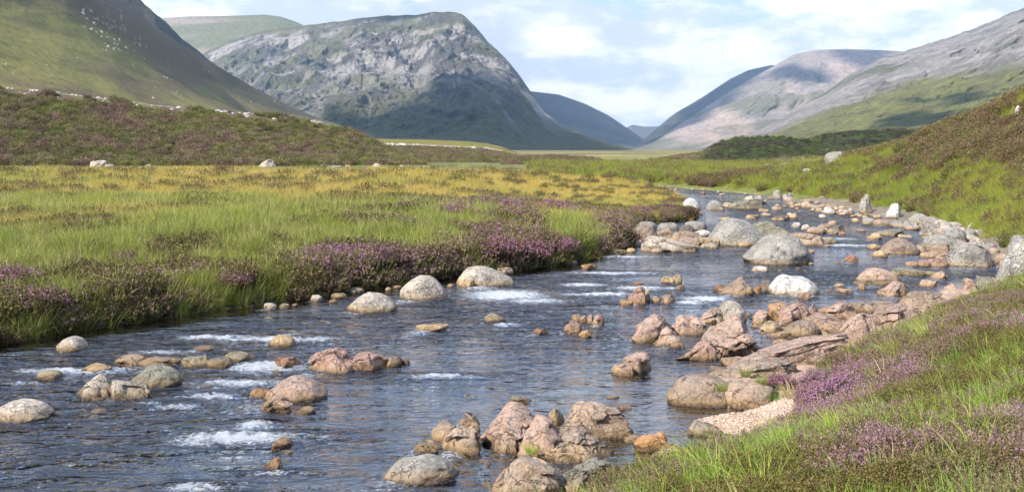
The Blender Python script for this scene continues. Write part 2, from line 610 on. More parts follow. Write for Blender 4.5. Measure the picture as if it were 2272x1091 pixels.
# ------------------------------------------------------------------ the water
FOAM = [(1120, 655, 75, 16, 1.0), (1190, 668, 60, 8, .8), (1060, 640, 40, 8, .7), (590, 815, 75, 16, .95), (540, 850, 75, 10, .9), (600, 752, 110, 8, .8), (480, 748, 75, 7, .9),
        (520, 972, 105, 18, 1.05), (565, 945, 35, 14, .9), (440, 985, 60, 9, .7), (430, 1083, 55, 13, 1.0), (395, 903, 45, 9, .7), (330, 895, 25, 6, .55),
        (160, 825, 95, 8, 1.0), (245, 820, 60, 7, .7), (60, 850, 55, 5, .55), (600, 1048, 40, 8, .7), (1565, 664, 45, 9, 1.0), (1530, 672, 35, 6, .9), (1420, 640, 45, 6, 1.0),
        (1330, 653, 70, 5, .95), (1300, 632, 50, 5, .85), (1350, 606, 80, 4, .85), (1390, 570, 70, 3, .75), (1770, 657, 50, 4, .8), (1125, 720, 25, 5, .8), (980, 835, 70, 7, .85), (900, 838, 40, 4, .4),
        (470, 880, 60, 7, .8), (1880, 545, 60, 4, .75), (1850, 530, 50, 5, .7), (1780, 700, 50, 4, .35), (700, 752, 50, 7, .75), (640, 742, 25, 5, .5), (1480, 640, 40, 4, .6), (1240, 690, 40, 4, .35),
        (350, 782, 60, 5, .7), (20, 788, 40, 4, .5), (1690, 645, 30, 4, .45), (1230, 612, 60, 4, .4), (680, 715, 50, 5, .35), (880, 705, 45, 4, .3)]


def build_water():
    ys = np.geomspace(4.5, 92, 760)
    u = np.linspace(-1, 1, 760)
    X = (0.60 * (ys + 2.5))[:, None] * u[None, :]
    Y = np.repeat(ys[:, None], len(u), 1)
    x, y = X.ravel(), Y.ravel()
    foam = np.zeros(len(x))
    rif = np.zeros(len(x))
    for px, py, rx, ry, s in FOAM:
        c = at(px, py)
        rx, ry = rx * 1.3, ry * 0.8
        ax = rx * c[1] / F
        ay = abs(at(px, py - ry)[1] - at(px, py + ry)[1]) / 2
        g = ((x - c[0]) / ax) ** 2 + ((y - c[1]) / ay) ** 2
        foam = np.maximum(foam, s * np.exp(-g * 0.9))
        rif = np.maximum(rif, 0.9 * np.exp(-((x - c[0]) / (2.4 * ax)) ** 2 - ((y - c[1]) / (2.2 * ay)) ** 2))
    # wakes: broken water against and below the stones that stand in the current
    wr = np.random.default_rng(3)
    for cx, cy, aw, ad, z0 in ROCK_FOOT:
        if z0 > 0.03 or aw < 0.10 or cy > 60:
            continue
        st = wr.uniform(0.15, 0.85)
        if cx > 1.0 and cy < 15:
            st *= 0.15
        k = (abs(x - cx) < 4 * aw + 1) & (abs(y - cy) < 4 * aw + 1.5)
        dx, dy = x[k] - (cx - 0.45 * aw), y[k] - (cy - 0.9 * ad)
        al, ac = -(0.55 * dx + 0.83 * dy), 0.83 * dx - 0.55 * dy
        g = np.exp(-(ac / (0.9 * aw)) ** 2 - (np.where(al > 0, al / (2.2 * aw), al / (0.5 * aw))) ** 2)
        foam[k] = np.maximum(foam[k], 0.72 * st * g)
        rif[k] = np.maximum(rif[k], 0.8 * st * g)
        e = np.sqrt(((x[k] - cx) / aw) ** 2 + ((y[k] - cy) / ad) ** 2)
        foam[k] = np.maximum(foam[k], 0.55 * st * np.exp(-((e - 1.02) / 0.12) ** 2))
    dl, drf, drn, wet, s = fields(x, y)
    dm = np.minimum(np.minimum(dl, drf), drn)
    # flow aligned rotated coordinates
    ca, sa = math.cos(math.radians(-35)), math.sin(math.radians(-35))
    a, b = ca * x - sa * y, sa * x + ca * y
    patch = fbm(xy(x, y, 0.22, 2.2), 3)
    rif = np.clip(np.maximum(rif, 0.28 + 1.6 * (patch - 0.42)), 0.15, 1) * np.where(dl < np.minimum(drf, drn), 0.25 + 0.75 * sst(0.5, 2.4, dl), sst(-0.1, 0.9, dm))
    calm = sst(3.2, 1.0, np.hypot((x - at(1380, 940)[0]), (y - at(1380, 940)[1]) * 0.7))
    rif = rif * (1 - 0.75 * calm)
    w1 = fbm(np.column_stack([a * 1.5, b * 2.6]), 3) - 0.5
    w2 = fbm(np.column_stack([a * 5.5 + 5, b * 8.0]), 3, ridge=True) - 0.6
    w3 = fbm(np.column_stack([x * 11, y * 11 + 3]), 3) - 0.5
    z = rif * (0.055 * w1 + 0.028 * w2) + foam * (0.02 + 0.13 * w3)
    Q = grid_quads(len(ys), len(u))
    keep = (wet | (dm < 0.8))[Q].any(1)
    Q = Q[keep]
    used = np.unique(Q)
    remap = np.zeros(len(x), np.int32)
    remap[used] = np.arange(len(used))
    me = raw_mesh('river_water', np.column_stack([x, y, z])[used], remap[Q], [M_WATER], True, attrs={'foam': foam[used], 'riffle': rif[used]})
    tag(link('river', me), kind='structure')

# ------------------------------------------------------------------ hills and mountains
SURF = {}


def hill(name, crest, foot, prof, nu, nv, amp, nscale, colf, mat, back=1.0, top=(0.0, 0.0), foot_z=0.3, stretch=(1, 1, 1), jag=0.0, key=None, ridge=True, octv=6, tilt=0.0, gully=0.0, gf=0.035):
    cr = np.array(crest, float)
    pxs = np.linspace(cr[0, 0], cr[-1, 0], nu)
    # smooth the crest a little
    py = np.interp(pxs, cr[:, 0], cr[:, 1])
    Yc = np.interp(pxs, cr[:, 0], cr[:, 2])
    k = max(3, nu // 60) | 1
    ker = np.hanning(k + 2)[1:-1]
    ker /= ker.sum()
    py = np.convolve(np.pad(py, k // 2, mode='edge'), ker, 'valid')
    Yc = np.convolve(np.pad(Yc, k // 2, mode='edge'), ker, 'valid')
    if jag:
        py = py - jag * (fbm(np.column_stack([pxs * 0.05, pxs * 0 + len(name)]), 5, 0.6) - 0.5)
    C = atd(pxs, py, Yc)
    ft = np.array(foot, float)
    fpx = np.interp(pxs, ft[:, 0], ft[:, 1])
    fY = np.interp(pxs, ft[:, 0], ft[:, 2])
    Fx = (fpx - CX) / F * fY
    pr = np.array(prof, float)
    vf = np.linspace(0, 1, nv)
    nb = max(12, nv // 4)
    vb = np.linspace(1, 0, nb + 1)[:-1]
    nt_ = 0
    rows = []
    for v in vb:                                   # far side
        zf = (1 - v) ** 1.2
        ox = (C[:, 0] - Fx) * back * v
        oy = np.abs(C[:, 1] - fY) * back * v + top[0] * 1.0
        rows.append(np.column_stack([C[:, 0] + ox * 0.3, C[:, 1] + oy, foot_z + (C[:, 2] + top[1] - foot_z) * zf]))
    for v in vf:
        z = foot_z + (C[:, 2] - foot_z) * np.interp(v, pr[:, 0], pr[:, 1])
        rows.append(np.column_stack([C[:, 0] * (1 - v) + Fx * v, C[:, 1] * (1 - v) + fY * v, z - 0.8 * (v > 0.995)]))
    P = np.array(rows)                              # (nr,nu,3)
    nr = len(rows)
    v_all = np.concatenate([-vb, vf])
    p = P.reshape(-1, 3)
    st = np.array(stretch, float)
    q = p.copy()
    if tilt:
        q[:, 0] = p[:, 0] * math.cos(tilt) - p[:, 2] * math.sin(tilt)
        q[:, 2] = p[:, 0] * math.sin(tilt) + p[:, 2] * math.cos(tilt)
    n = fbm(q * nscale * st + 3.3, octv, 0.55, ridge=ridge) - 0.5
    g = fbm(p * nscale * 0.35 + 8.1, 3) - 0.5
    vv = np.repeat(v_all[:, None], nu, 1).ravel()
    env = np.where(vv >= 0, np.clip(vv * 9, 0.0, 1) * np.clip((1 - vv) * 4, 0, 1), np.clip(-vv * 6, 0, 1) * 0.5)
    lh = np.clip((C[:, 2] - foot_z) / (C[:, 2].max() - foot_z), 0.0, 1) ** 0.7
    d = (n * 1.0 + g * 1.3) * amp * env * np.tile(lh, nr)
    if gully:
        Ug = np.repeat(pxs[None, :], nr, 0).ravel()
        wg = fbm(p * nscale * 0.8 + 30, 4)
        G = fbm(np.column_stack([Ug * gf + 1.5 * wg + vv * 0.8, vv * 1.0 + 5.5]), 5, 0.55, ridge=True)
        d = d - gully * sst(0.55, 0.95, G) * env * np.tile(lh, nr) * np.clip((1 - vv) * 2, 0, 1)
    p = p + np.column_stack([d * 0.15, -d * 0.8, d * 0.35 * np.where(vv >= 0, np.clip(vv * 4, 0, 1), 0.3)])
    P = p.reshape(nr, nu, 3)
    hf = np.clip((p[:, 2] - foot_z) / max(1e-6, (C[:, 2].max() - foot_z)), 0, 1)
    U = np.repeat(pxs[None, :], nr, 0).ravel()
    c = colf(U, vv, hf, p, n)
    me = raw_mesh(name, p, grid_quads(nr, nu), [mat], True, np.clip(c, 0.01, 1))
    o = tag(link(name, me), kind='structure')
    SURF[key or name] = (P[nb:], o)
    return o


def mixv(a, b, t):
    t = np.clip(t, 0, 1)[:, None]
    return np.asarray(a) * (1 - t) + np.asarray(b) * t


GREEN, BROWN, ROCK, PINK = (0.115, 0.125, 0.035), (0.10, 0.072, 0.038), (0.34, 0.30, 0.265), (0.54, 0.40, 0.31)


def col_point(U, v, hf, p, n):
    a = fbm(p * 0.006, 5)
    b = fbm(p * np.array([0.02, 0.02, 0.012]), 5)
    rockness = sst(0.12, 0.40, hf + 0.45 * (a - 0.5) + 0.3 * (b - 0.5))
    c = mixv((0.12, 0.115, 0.05), mixv((0.39, 0.355, 0.315), (0.12, 0.115, 0.105), sst(0.36, 0.6, b) + 0.8 * (fbm(p * np.array([0.05, 0.05, 0.035]) + n[:, None], 4) - 0.5)), rockness)
    # grass ledges and the grassy top
    c = mixv(c, (0.12, 0.125, 0.05), sst(0.53, 0.66, a + 0.25 * (n)) * 0.75)
    c = mixv(c, (0.15, 0.14, 0.06), sst(0.05, 0.0, v) * sst(-0.3, 0, v))
    crk = fbm(np.column_stack([p[:, 0] * 0.022 + p[:, 2] * 0.012, p[:, 1] * 0.004, p[:, 2] * 0.009 - p[:, 0] * 0.004]) + 0.5 * a[:, None], 4, ridge=True)
    c = mixv(c, (0.10, 0.10, 0.095), sst(0.77, 0.88, crk) * rockness * 0.9)
    # scree tongues in the lower part
    sc = fbm(np.column_stack([p[:, 0] * 0.016 + p[:, 2] * 0.010, p[:, 2] * 0.0025]), 4, ridge=True)
    c = mixv(c, (0.25, 0.235, 0.215), sst(0.72, 0.84, sc) * (1 - rockness) * sst(0.05, 0.2, hf))
    return c


hill('mountain', [(420, 135, 3300), (470, 108, 3200), (520, 88, 3150), (560, 75, 3100), (640, 62, 3050), (700, 54, 3000), (760, 47, 3000), (800, 40, 3000), (850, 36, 3000), (930, 33, 2950), (960, 27, 2900), (1000, 26, 2900),
                  (1025, 31, 2850), (1050, 55, 2800), (1085, 95, 2700), (1120, 128, 2620), (1150, 163, 2550), (1180, 208, 2450), (1205, 246, 2350), (1250, 280, 2150),
                  (1320, 308, 1900), (1400, 330, 1700), (1450, 350, 1500)],
     [(420, 380, 1500), (700, 680, 1450), (900, 900, 1400), (1050, 1010, 1350), (1200, 1120, 1300), (1320, 1250, 1200), (1450, 1430, 1150)],
     [(0, 1), (0.1, 0.86), (0.25, 0.62), (0.42, 0.38), (0.6, 0.20), (0.8, 0.07), (1, 0)], 900, 420, 100, 0.0095, col_point, M_MOUNT,
     stretch=(1.0, 0.7, 1.5), jag=4, key='point', tilt=0.6, octv=7, gully=9, gf=0.024)


def col_far_left(U, v, hf, p, n):
    a = fbm(p * np.array([0.002, 0.004, 0.012]), 5)
    return mixv((0.20, 0.19, 0.07), (0.38, 0.29, 0.20), sst(0.36, 0.60, a))


hill('hill', [(250, 60, 4600), (360, 41, 4600), (420, 37, 4600), (500, 36, 4600), (590, 33, 4600), (625, 38, 4600), (660, 50, 4600), (720, 80, 4600), (800, 130, 4600)],
     [(250, 250, 3300), (800, 800, 3300)], [(0, 1), (0.3, 0.72), (0.6, 0.4), (1, 0)], 200, 60, 60, 0.003, col_far_left, M_MOUNT, key='far_left', ridge=False)


def col_blue(U, v, hf, p, n):
    a = fbm(p * 0.004, 5)
    return mixv((0.10, 0.10, 0.075), (0.16, 0.145, 0.115), a * 2 - 0.5)


hill('hill', [(1080, 185, 5200), (1180, 203, 5200), (1240, 210, 5200), (1300, 231, 5200), (1350, 256, 5100), (1400, 290, 5000), (1430, 310, 4800), (1480, 336, 4500)],
     [(1080, 1080, 3200), (1480, 1440, 3200)], [(0, 1), (0.3, 0.66), (0.6, 0.32), (1, 0)], 200, 70, 60, 0.003, col_blue, M_MOUNT, key='centre', ridge=False)
hill('hill', [(1360, 295, 6900), (1392, 282, 6900), (1403, 277, 6900), (1430, 281, 6900), (1500, 280, 6900), (1560, 292, 6900)],
     [(1360, 1360, 5600), (1560, 1560, 5600)], [(0, 1), (0.5, 0.45), (1, 0)], 80, 30, 30, 0.004, col_blue, M_MOUNT, key='notch', ridge=False)


def col_pink(U, v, hf, p, n):
    a = fbm(p * 0.004, 5)
    g = fbm(np.column_stack([p[:, 0] * 0.012 - p[:, 2] * 0.010, p[:, 2] * 0.0025]), 5)
    c = mixv(PINK, (0.33, 0.28, 0.255), g * 2 - 0.5)
    return mixv(c, (0.16, 0.165, 0.085), sst(0.45, 0.62, a * 0.6 + g * 0.4) * sst(0.85, 0.3, hf) * 0.8)


hill('mountain', [(1395, 336, 3900), (1440, 300, 4100), (1480, 265, 4600), (1500, 250, 5000), (1560, 215, 5200), (1620, 175, 5300), (1660, 156, 5300), (1710, 145, 5300), (1780, 150, 5300), (1850, 170, 5300)],
     [(1395, 1400, 3300), (1850, 1700, 3300)], [(0, 1), (0.3, 0.66), (0.6, 0.34), (1, 0)], 240, 90, 70, 0.004, col_blue, M_MOUNT, key='right_back')
hill('mountain', [(1385, 340, 3100), (1450, 316, 3300), (1520, 268, 3600), (1600, 216, 3900), (1660, 178, 4100), (1720, 145, 4200), (1762, 121, 4250), (1810, 111, 4300), (1880, 109, 4300), (1960, 112, 4300), (2060, 118, 4300), (2200, 130, 4300)],
     [(1385, 1420, 2900), (1700, 1560, 2500), (2200, 1900, 2300)], [(0, 1), (0.12, 0.84), (0.3, 0.6), (0.6, 0.3), (1, 0)], 480, 200, 110, 0.0050, col_pink, M_MOUNT, key='pink', stretch=(1, 1, 0.35), tilt=-0.6, gully=12, gf=0.018)


def col_right(U, v, hf, p, n):
    a = fbm(p * 0.008, 5)
    b = fbm(p * np.array([0.02, 0.02, 0.03]), 5)
    st = fbm(np.column_stack([p[:, 0] * 0.02 - p[:, 2] * 0.02, p[:, 2] * 0.004]), 4)
    rk = sst(0.52, 0.30, v + 0.45 * (a - 0.5) + 0.25 * (st - 0.5))
    c = mixv((0.22, 0.215, 0.06), (0.155, 0.145, 0.05), b * 2.2 - 0.6)
    r = mixv((0.42, 0.365, 0.315), (0.19, 0.17, 0.145), b * 1.4 - 0.2 + 1.2 * (fbm(p * np.array([.06, .06, .06]), 5, 0.65) - .5))
    r = mixv(r, (0.13, 0.135, 0.06), sst(0.52, 0.64, a) * 0.8)
    return mixv(c, r, rk)


hill('mountain', [(1560, 342, 1500), (1640, 312, 1800), (1700, 282, 2000), (1760, 246, 2150), (1830, 205, 2300), (1880, 170, 2350), (1950, 132, 2400), (2000, 117, 2400), (2050, 100, 2400), (2130, 75, 2400), (2200, 48, 2350), (2240, 30, 2300),
                  (2272, 17, 2300), (2350, -20, 2250), (2500, -60, 2200), (2800, -120, 2100)],
     [(1560, 1600, 1000), (1800, 1700, 800), (2272, 2200, 520), (2800, 2900, 420)],
     [(0, 1), (0.12, 0.83), (0.3, 0.575), (0.5, 0.33), (0.75, 0.12), (1, 0)], 620, 300, 80, 0.014, col_right, M_MOUNT, key='right', stretch=(1, 0.8, 0.8), jag=6, tilt=-0.7, gully=6, gf=0.02)


def col_left(U, v, hf, p, n):
    a = fbm(p * np.array([0.012, 0.006, 0.012]), 5)
    st = fbm(np.column_stack([p[:, 0] * 0.012 + p[:, 2] * 0.02, p[:, 2] * 0.016 - p[:, 0] * 0.004]), 5)
    c = mixv((0.25, 0.225, 0.06), (0.105, 0.09, 0.038), sst(0.40, 0.58, st))
    c = mixv(c, (0.16, 0.115, 0.06), sst(0.46, 0.60, a) * 0.8)
    # bare grey patches high up on the left
    hi = sst(0.30, 0.55, hf) * sst(0.50, 0.66, fbm(np.column_stack([p[:, 0] * 0.03 + p[:, 2] * 0.03, p[:, 2] * 0.008]), 5))
    return mixv(c, (0.26, 0.245, 0.23), hi * 0.7)


hill('hillside', [(-700, -760, 620), (-300, -470, 680), (0, -225, 740), (150, -110, 790), (260, -15, 850), (330, 50, 920), (400, 98, 1000), (440, 122, 1050), (480, 146, 1100), (560, 192, 1250), (640, 235, 1400), (700, 259, 1500), (760, 280, 1620), (850, 310, 1750), (960, 338, 1850)],
     [(-700, -900, 230), (0, -60, 260), (400, 380, 330), (700, 720, 480), (960, 990, 900)],
     [(0, 1), (0.2, 0.66), (0.4, 0.42), (0.6, 0.24), (0.8, 0.10), (1, 0)], 520, 260, 15, 0.016, col_left, M_HILL, key='left', stretch=(1, .5, 1.4), octv=6, jag=1.5)


def col_crag(U, v, hf, p, n):
    b = fbm(p * 0.03, 5)
    return mixv((0.15, 0.14, 0.13), (0.09, 0.09, 0.06), b * 2 - 0.5)


hill('crag', [(120, -190, 1250), (250, -60, 1300), (300, -12, 1300), (318, 8, 1300), (345, 32, 1300), (368, 50, 1320), (385, 68, 1340), (410, 92, 1350), (440, 114, 1370), (480, 145, 1400), (540, 195, 1400)],
     [(120, 100, 1000), (540, 560, 1150)], [(0, 1), (0.4, 0.55), (1, 0)], 160, 60, 26, 0.02, col_crag, M_MOUNT, key='crag', jag=8)


def col_mor(U, v, hf, p, n):
    a = fbm(p * 0.12, 5)
    b = fbm(p * 0.5, 4)
    c = mixv((0.15, 0.095, 0.07), (0.14, 0.15, 0.045), sst(0.42, 0.6, a * 0.6 + b * 0.4))
    edge = sst(0.05, 0.0, np.abs(v - 0.01)) * sst(0.40, 0.52, a)
    return mixv(c, (0.55, 0.47, 0.41), edge * 0.9)


hill('terrace', [(-500, 165, 150), (-300, 172, 152), (0, 195, 160), (100, 203, 160), (250, 222, 162), (400, 240, 165), (520, 250, 168), (620, 259, 170), (700, 270, 172), (760, 284, 172), (820, 312, 172), (870, 340, 170), (925, 368, 168)],
     [(-500, -560, 128), (0, -20, 130), (700, 710, 132), (860, 885, 135), (925, 940, 140)],
     [(0, 1), (0.05, 0.985), (0.3, 0.70), (0.6, 0.36), (0.85, 0.10), (1, 0)], 360, 110, 2.0, 0.16, col_mor, M_MORAINE, key='terrace', back=3.5, foot_z=0.7, ridge=False)


def col_mor2(U, v, hf, p, n):
    a = fbm(p * 0.10, 5)
    b = fbm(p * 0.5, 4)
    c = mixv((0.15, 0.10, 0.07), (0.15, 0.16, 0.045), sst(0.42, 0.6, a * 0.6 + b * 0.4))
    gold = mixv((0.25, 0.20, 0.04), (0.17, 0.17, 0.04), a * 2 - .5)
    c = np.where((v < 0.30)[:, None], gold, c)
    return mixv(c, (0.55, 0.46, 0.40), sst(0.05, 0.0, np.abs(v - 0.31)) * sst(0.40, 0.5, b))


hill('terrace', [(800, 306, 300), (850, 308, 300), (950, 310, 300), (1040, 314, 300), (1080, 318, 295), (1115, 326, 280), (1150, 340, 262), (1190, 362, 240)],
     [(800, 780, 160), (1060, 1050, 162), (1190, 1190, 170)],
     [(0, 1), (0.30, 0.62), (0.34, 0.58), (0.62, 0.30), (0.85, 0.09), (1, 0)], 200, 90, 1.6, 0.10, col_mor2, M_MORAINE, key='terrace2', foot_z=0.6, ridge=False)
hill('hillock', [(1120, 362, 152), (1160, 352, 152), (1220, 349, 152), (1290, 352, 152), (1350, 361, 152)], [(1120, 1110, 141), (1350, 1360, 143)],
     [(0, 1), (0.5, 0.5), (1, 0)], 90, 30, 0.5, 0.3, col_mor, M_MORAINE, key='hillock', foot_z=0.5, ridge=False)


def col_dark(U, v, hf, p, n):
    a = fbm(p * 0.07, 5)
    b = fbm(p * 0.4, 4)
    c = mixv((0.20, 0.165, 0.075), (0.20, 0.25, 0.065), sst(0.4, 0.58, a * 0.65 + b * 0.35))
    return mixv(c, (0.15, 0.135, 0.045), sst(0.3, 0.0, v) * sst(0.4, 0.6, b) * sst(-0.2, 0, v))


hill('hillock', [(1430, 366, 262), (1470, 354, 262), (1510, 346, 262), (1560, 340, 262), (1640, 338, 262), (1700, 345, 262), (1760, 360, 262)], [(1430, 1430, 205), (1760, 1750, 205)],
     [(0, 1), (0.5, 0.5), (1, 0)], 130, 40, 0.8, 0.12, col_dark, M_MORAINE, key='low', foot_z=0.6, ridge=False)
hill('hillock', [(1480, 372, 205), (1520, 356, 208), (1560, 337, 210), (1600, 315, 212), (1635, 305, 214), (1690, 303, 214), (1740, 305, 214), (1790, 311, 214), (1850, 323, 214), (1920, 340, 214), (1990, 366, 214)],
     [(1480, 1470, 152), (1750, 1760, 152), (1990, 1980, 150)], [(0, 1), (0.2, 0.78), (0.5, 0.42), (0.8, 0.1), (1, 0)], 260, 90, 2.2, 0.09, col_dark, M_MORAINE, key='dark1', foot_z=0.6, ridge=False)
hill('hillock', [(1690, 345, 250), (1740, 328, 250), (1790, 310, 250), (1830, 299, 250), (1880, 293, 250), (1960, 289, 250), (2040, 287, 250), (2120, 296, 250), (2220, 320, 250)],
     [(1690, 1680, 168), (2220, 2220, 165)], [(0, 1), (0.2, 0.78), (0.5, 0.42), (0.8, 0.1), (1, 0)], 220, 90, 2.2, 0.08, col_dark, M_MORAINE, key='dark2', foot_z=0.6, ridge=False)


# ------------------------------------------------------------------ unseen clouds, outlined to cast the shade on parts of the valley
def shade_cloud_mat():
    m, nt, out = new_mat('shade_cloud_white')
    d = N(nt, 'ShaderNodeBsdfDiffuse')
    d.inputs[0].default_value = (0.9, 0.9, 0.92, 1)
    L(nt, d.outputs[0], out.inputs[0])
    return m


M_SHADE_CLOUD = shade_cloud_mat()
SHADE_CLOUD_Z = 640.0


def surf_point(key, px, py):
    P = SURF[key][0].reshape(-1, 3)
    a, b = project(P[:, 0], P[:, 1], P[:, 2])
    d = (a - px) ** 2 + (b - py) ** 2
    return P[np.argmin(d)]


def shade_cloud(key, poly, fluff=0.18, seed=0.0):
    ym = np.mean([surf_point(key, *q)[1] for q in poly])
    z = max(SHADE_CLOUD_Z, 1.5 * ym)
    pts = []
    for px, py in poly:
        p = surf_point(key, px, py)
        t = (z - p[2]) / SUN.z
        pts.append((p[0] + SUN.x * t, p[1] + SUN.y * t))
    P = np.array(pts)
    lo, hi = P.min(0), P.max(0)
    ext = (hi - lo).max()
    n = 110
    gx = np.linspace(lo[0] - ext * .15, hi[0] + ext * .15, n)
    gy = np.linspace(lo[1] - ext * .15, hi[1] + ext * .15, n)
    X, Y = [a.ravel() for a in np.meshgrid(gx, gy)]
    sd = poly_dist(X, Y, list(map(tuple, P)) + [tuple(P[0])])
    sd = np.where(inside(X, Y, list(map(tuple, P))), sd, -sd)
    w = min(hi - lo)
    sd = sd + w * fluff * 2 * (fbm(np.column_stack([X, Y]) * 9.0 / w + seed, 6, 0.6) - 0.5)
    th = np.sqrt(np.maximum(sd, 0) * w) * 0.35
    lump = 0.7 + 0.6 * fbm(np.column_stack([X, Y]) * 9.0 / w + seed + 5, 4)
    Q = grid_quads(n, n)
    Q = Q[(sd > 0)[Q].all(1)]
    nV = len(X)
    V = np.vstack([np.column_stack([X, Y, z + th * lump + 1.0]), np.column_stack([X, Y, z - 0.12 * th * lump])])
    Q2 = np.vstack([Q, Q[:, ::-1] + nV])
    # close the rim
    e = {}
    for q in Q:
        for a, b in ((q[0], q[1]), (q[1], q[2]), (q[2], q[3]), (q[3], q[0])):
            if (b, a) in e:
                del e[(b, a)]
            else:
                e[(a, b)] = 1
    rim = np.array([(b, a, a + nV, b + nV) for a, b in e])
    Q2 = np.vstack([Q2, rim])
    used = np.unique(Q2)
    rm = np.zeros(len(V), np.int32)
    rm[used] = np.arange(len(used))
    tag(link('shade_cloud', raw_mesh('shade_cloud', V[used], rm[Q2], [M_SHADE_CLOUD], True)), kind='structure')


shade_cloud('point', [(700, 262), (735, 238), (765, 262), (815, 268), (850, 252), (890, 224), (930, 232), (948, 200), (962, 166), (1000, 172), (1060, 152), (1120, 190), (1190, 245), (1240, 285), (1330, 318), (1390, 335), (1200, 336), (1000, 330), (800, 322)], 0.16)
shade_cloud('centre', [(1060, 150), (1260, 170), (1420, 270), (1470, 345), (1300, 345), (1060, 345)], 0.08, seed=3)
shade_cloud('right_back', [(1405, 345), (1500, 235), (1620, 160), (1720, 130), (1840, 150), (1760, 230), (1600, 300), (1450, 345)], 0.08, seed=5)
shade_cloud('pink', [(1700, 170), (1720, 153), (1775, 150), (1830, 165), (1850, 176), (1800, 182), (1730, 178)], 0.2, seed=7)
shade_cloud('pink', [(1830, 112), (1980, 108), (1960, 140), (1930, 160), (1870, 135)], 0.2, seed=9)
shade_cloud('dark1', [(1500, 372), (1560, 330), (1610, 300), (1700, 296), (1800, 302), (1900, 330), (1960, 352), (1800, 352), (1700, 360), (1600, 366)], 0.15, seed=11)
shade_cloud('dark2', [(1740, 338), (1790, 302), (1860, 288), (1960, 282), (2080, 284), (2100, 310), (1980, 322), (1860, 340)], 0.15, seed=13)
shade_cloud('right', [(1930, 275), (1990, 255), (2060, 248), (2110, 262), (2050, 282), (1960, 286)], 0.3, seed=15)
shade_cloud('right', [(2090, 215), (2150, 205), (2185, 215), (2150, 228), (2110, 236)], 0.3, seed=17)
shade_cloud('right', [(1990, 222), (2040, 215), (2080, 222), (2040, 232)], 0.3, seed=18)

# ------------------------------------------------------------------ haze
hm, nt, out = new_mat('valley_haze')
pv = N(nt, 'ShaderNodeVolumePrincipled')
pv.inputs['Color'].default_value = (0.48, 0.72, 1.0, 1)
pv.inputs['Density'].default_value = 0.000075
pv.inputs['Anisotropy'].default_value = 0.0
L(nt, pv.outputs[0], out.inputs['Volume'])
hx, hy0, hy1, hz0, hz1 = 6000, -60, 7300, -3.0, 560.0
V = [(-hx, hy0, hz0), (hx, hy0, hz0), (hx, hy1, hz0), (-hx, hy1, hz0), (-hx, hy0, hz1), (hx, hy0, hz1), (hx, hy1, hz1), (-hx, hy1, hz1)]
Q = [(0, 3, 2, 1), (4, 5, 6, 7), (0, 1, 5, 4), (1, 2, 6, 5), (2, 3, 7, 6), (3, 0, 4, 7)]
tag(link('haze', raw_mesh('haze', V, Q, [hm], False)), kind='stuff')
# ------------------------------------------------------------------ rocks
_ICO = {}


def ico(sub):
    if sub not in _ICO:
        import bmesh
        bm = bmesh.new()
        bmesh.ops.create_icosphere(bm, subdivisions=sub, radius=1.0)
        bm.verts.ensure_lookup_table()
        v = np.array([x.co[:] for x in bm.verts])
        f = np.array([[q.index for q in p.verts] for p in bm.faces])
        bm.free()
        _ICO[sub] = (v, f)
    return _ICO[sub]


TINT = {'pink': (0.46, 0.315, 0.24), 'rose': (0.41, 0.255, 0.20), 'grey': (0.33, 0.305, 0.26), 'dark': (0.15, 0.125, 0.10), 'pale': (0.52, 0.44, 0.35), 'white': (0.66, 0.63, 0.57), 'tan': (0.50, 0.36, 0.21),
        'orange': (0.50, 0.26, 0.12), 'olive': (0.27, 0.25, 0.18), 'red': (0.30, 0.14, 0.10), 'brown': (0.36, 0.26, 0.185)}


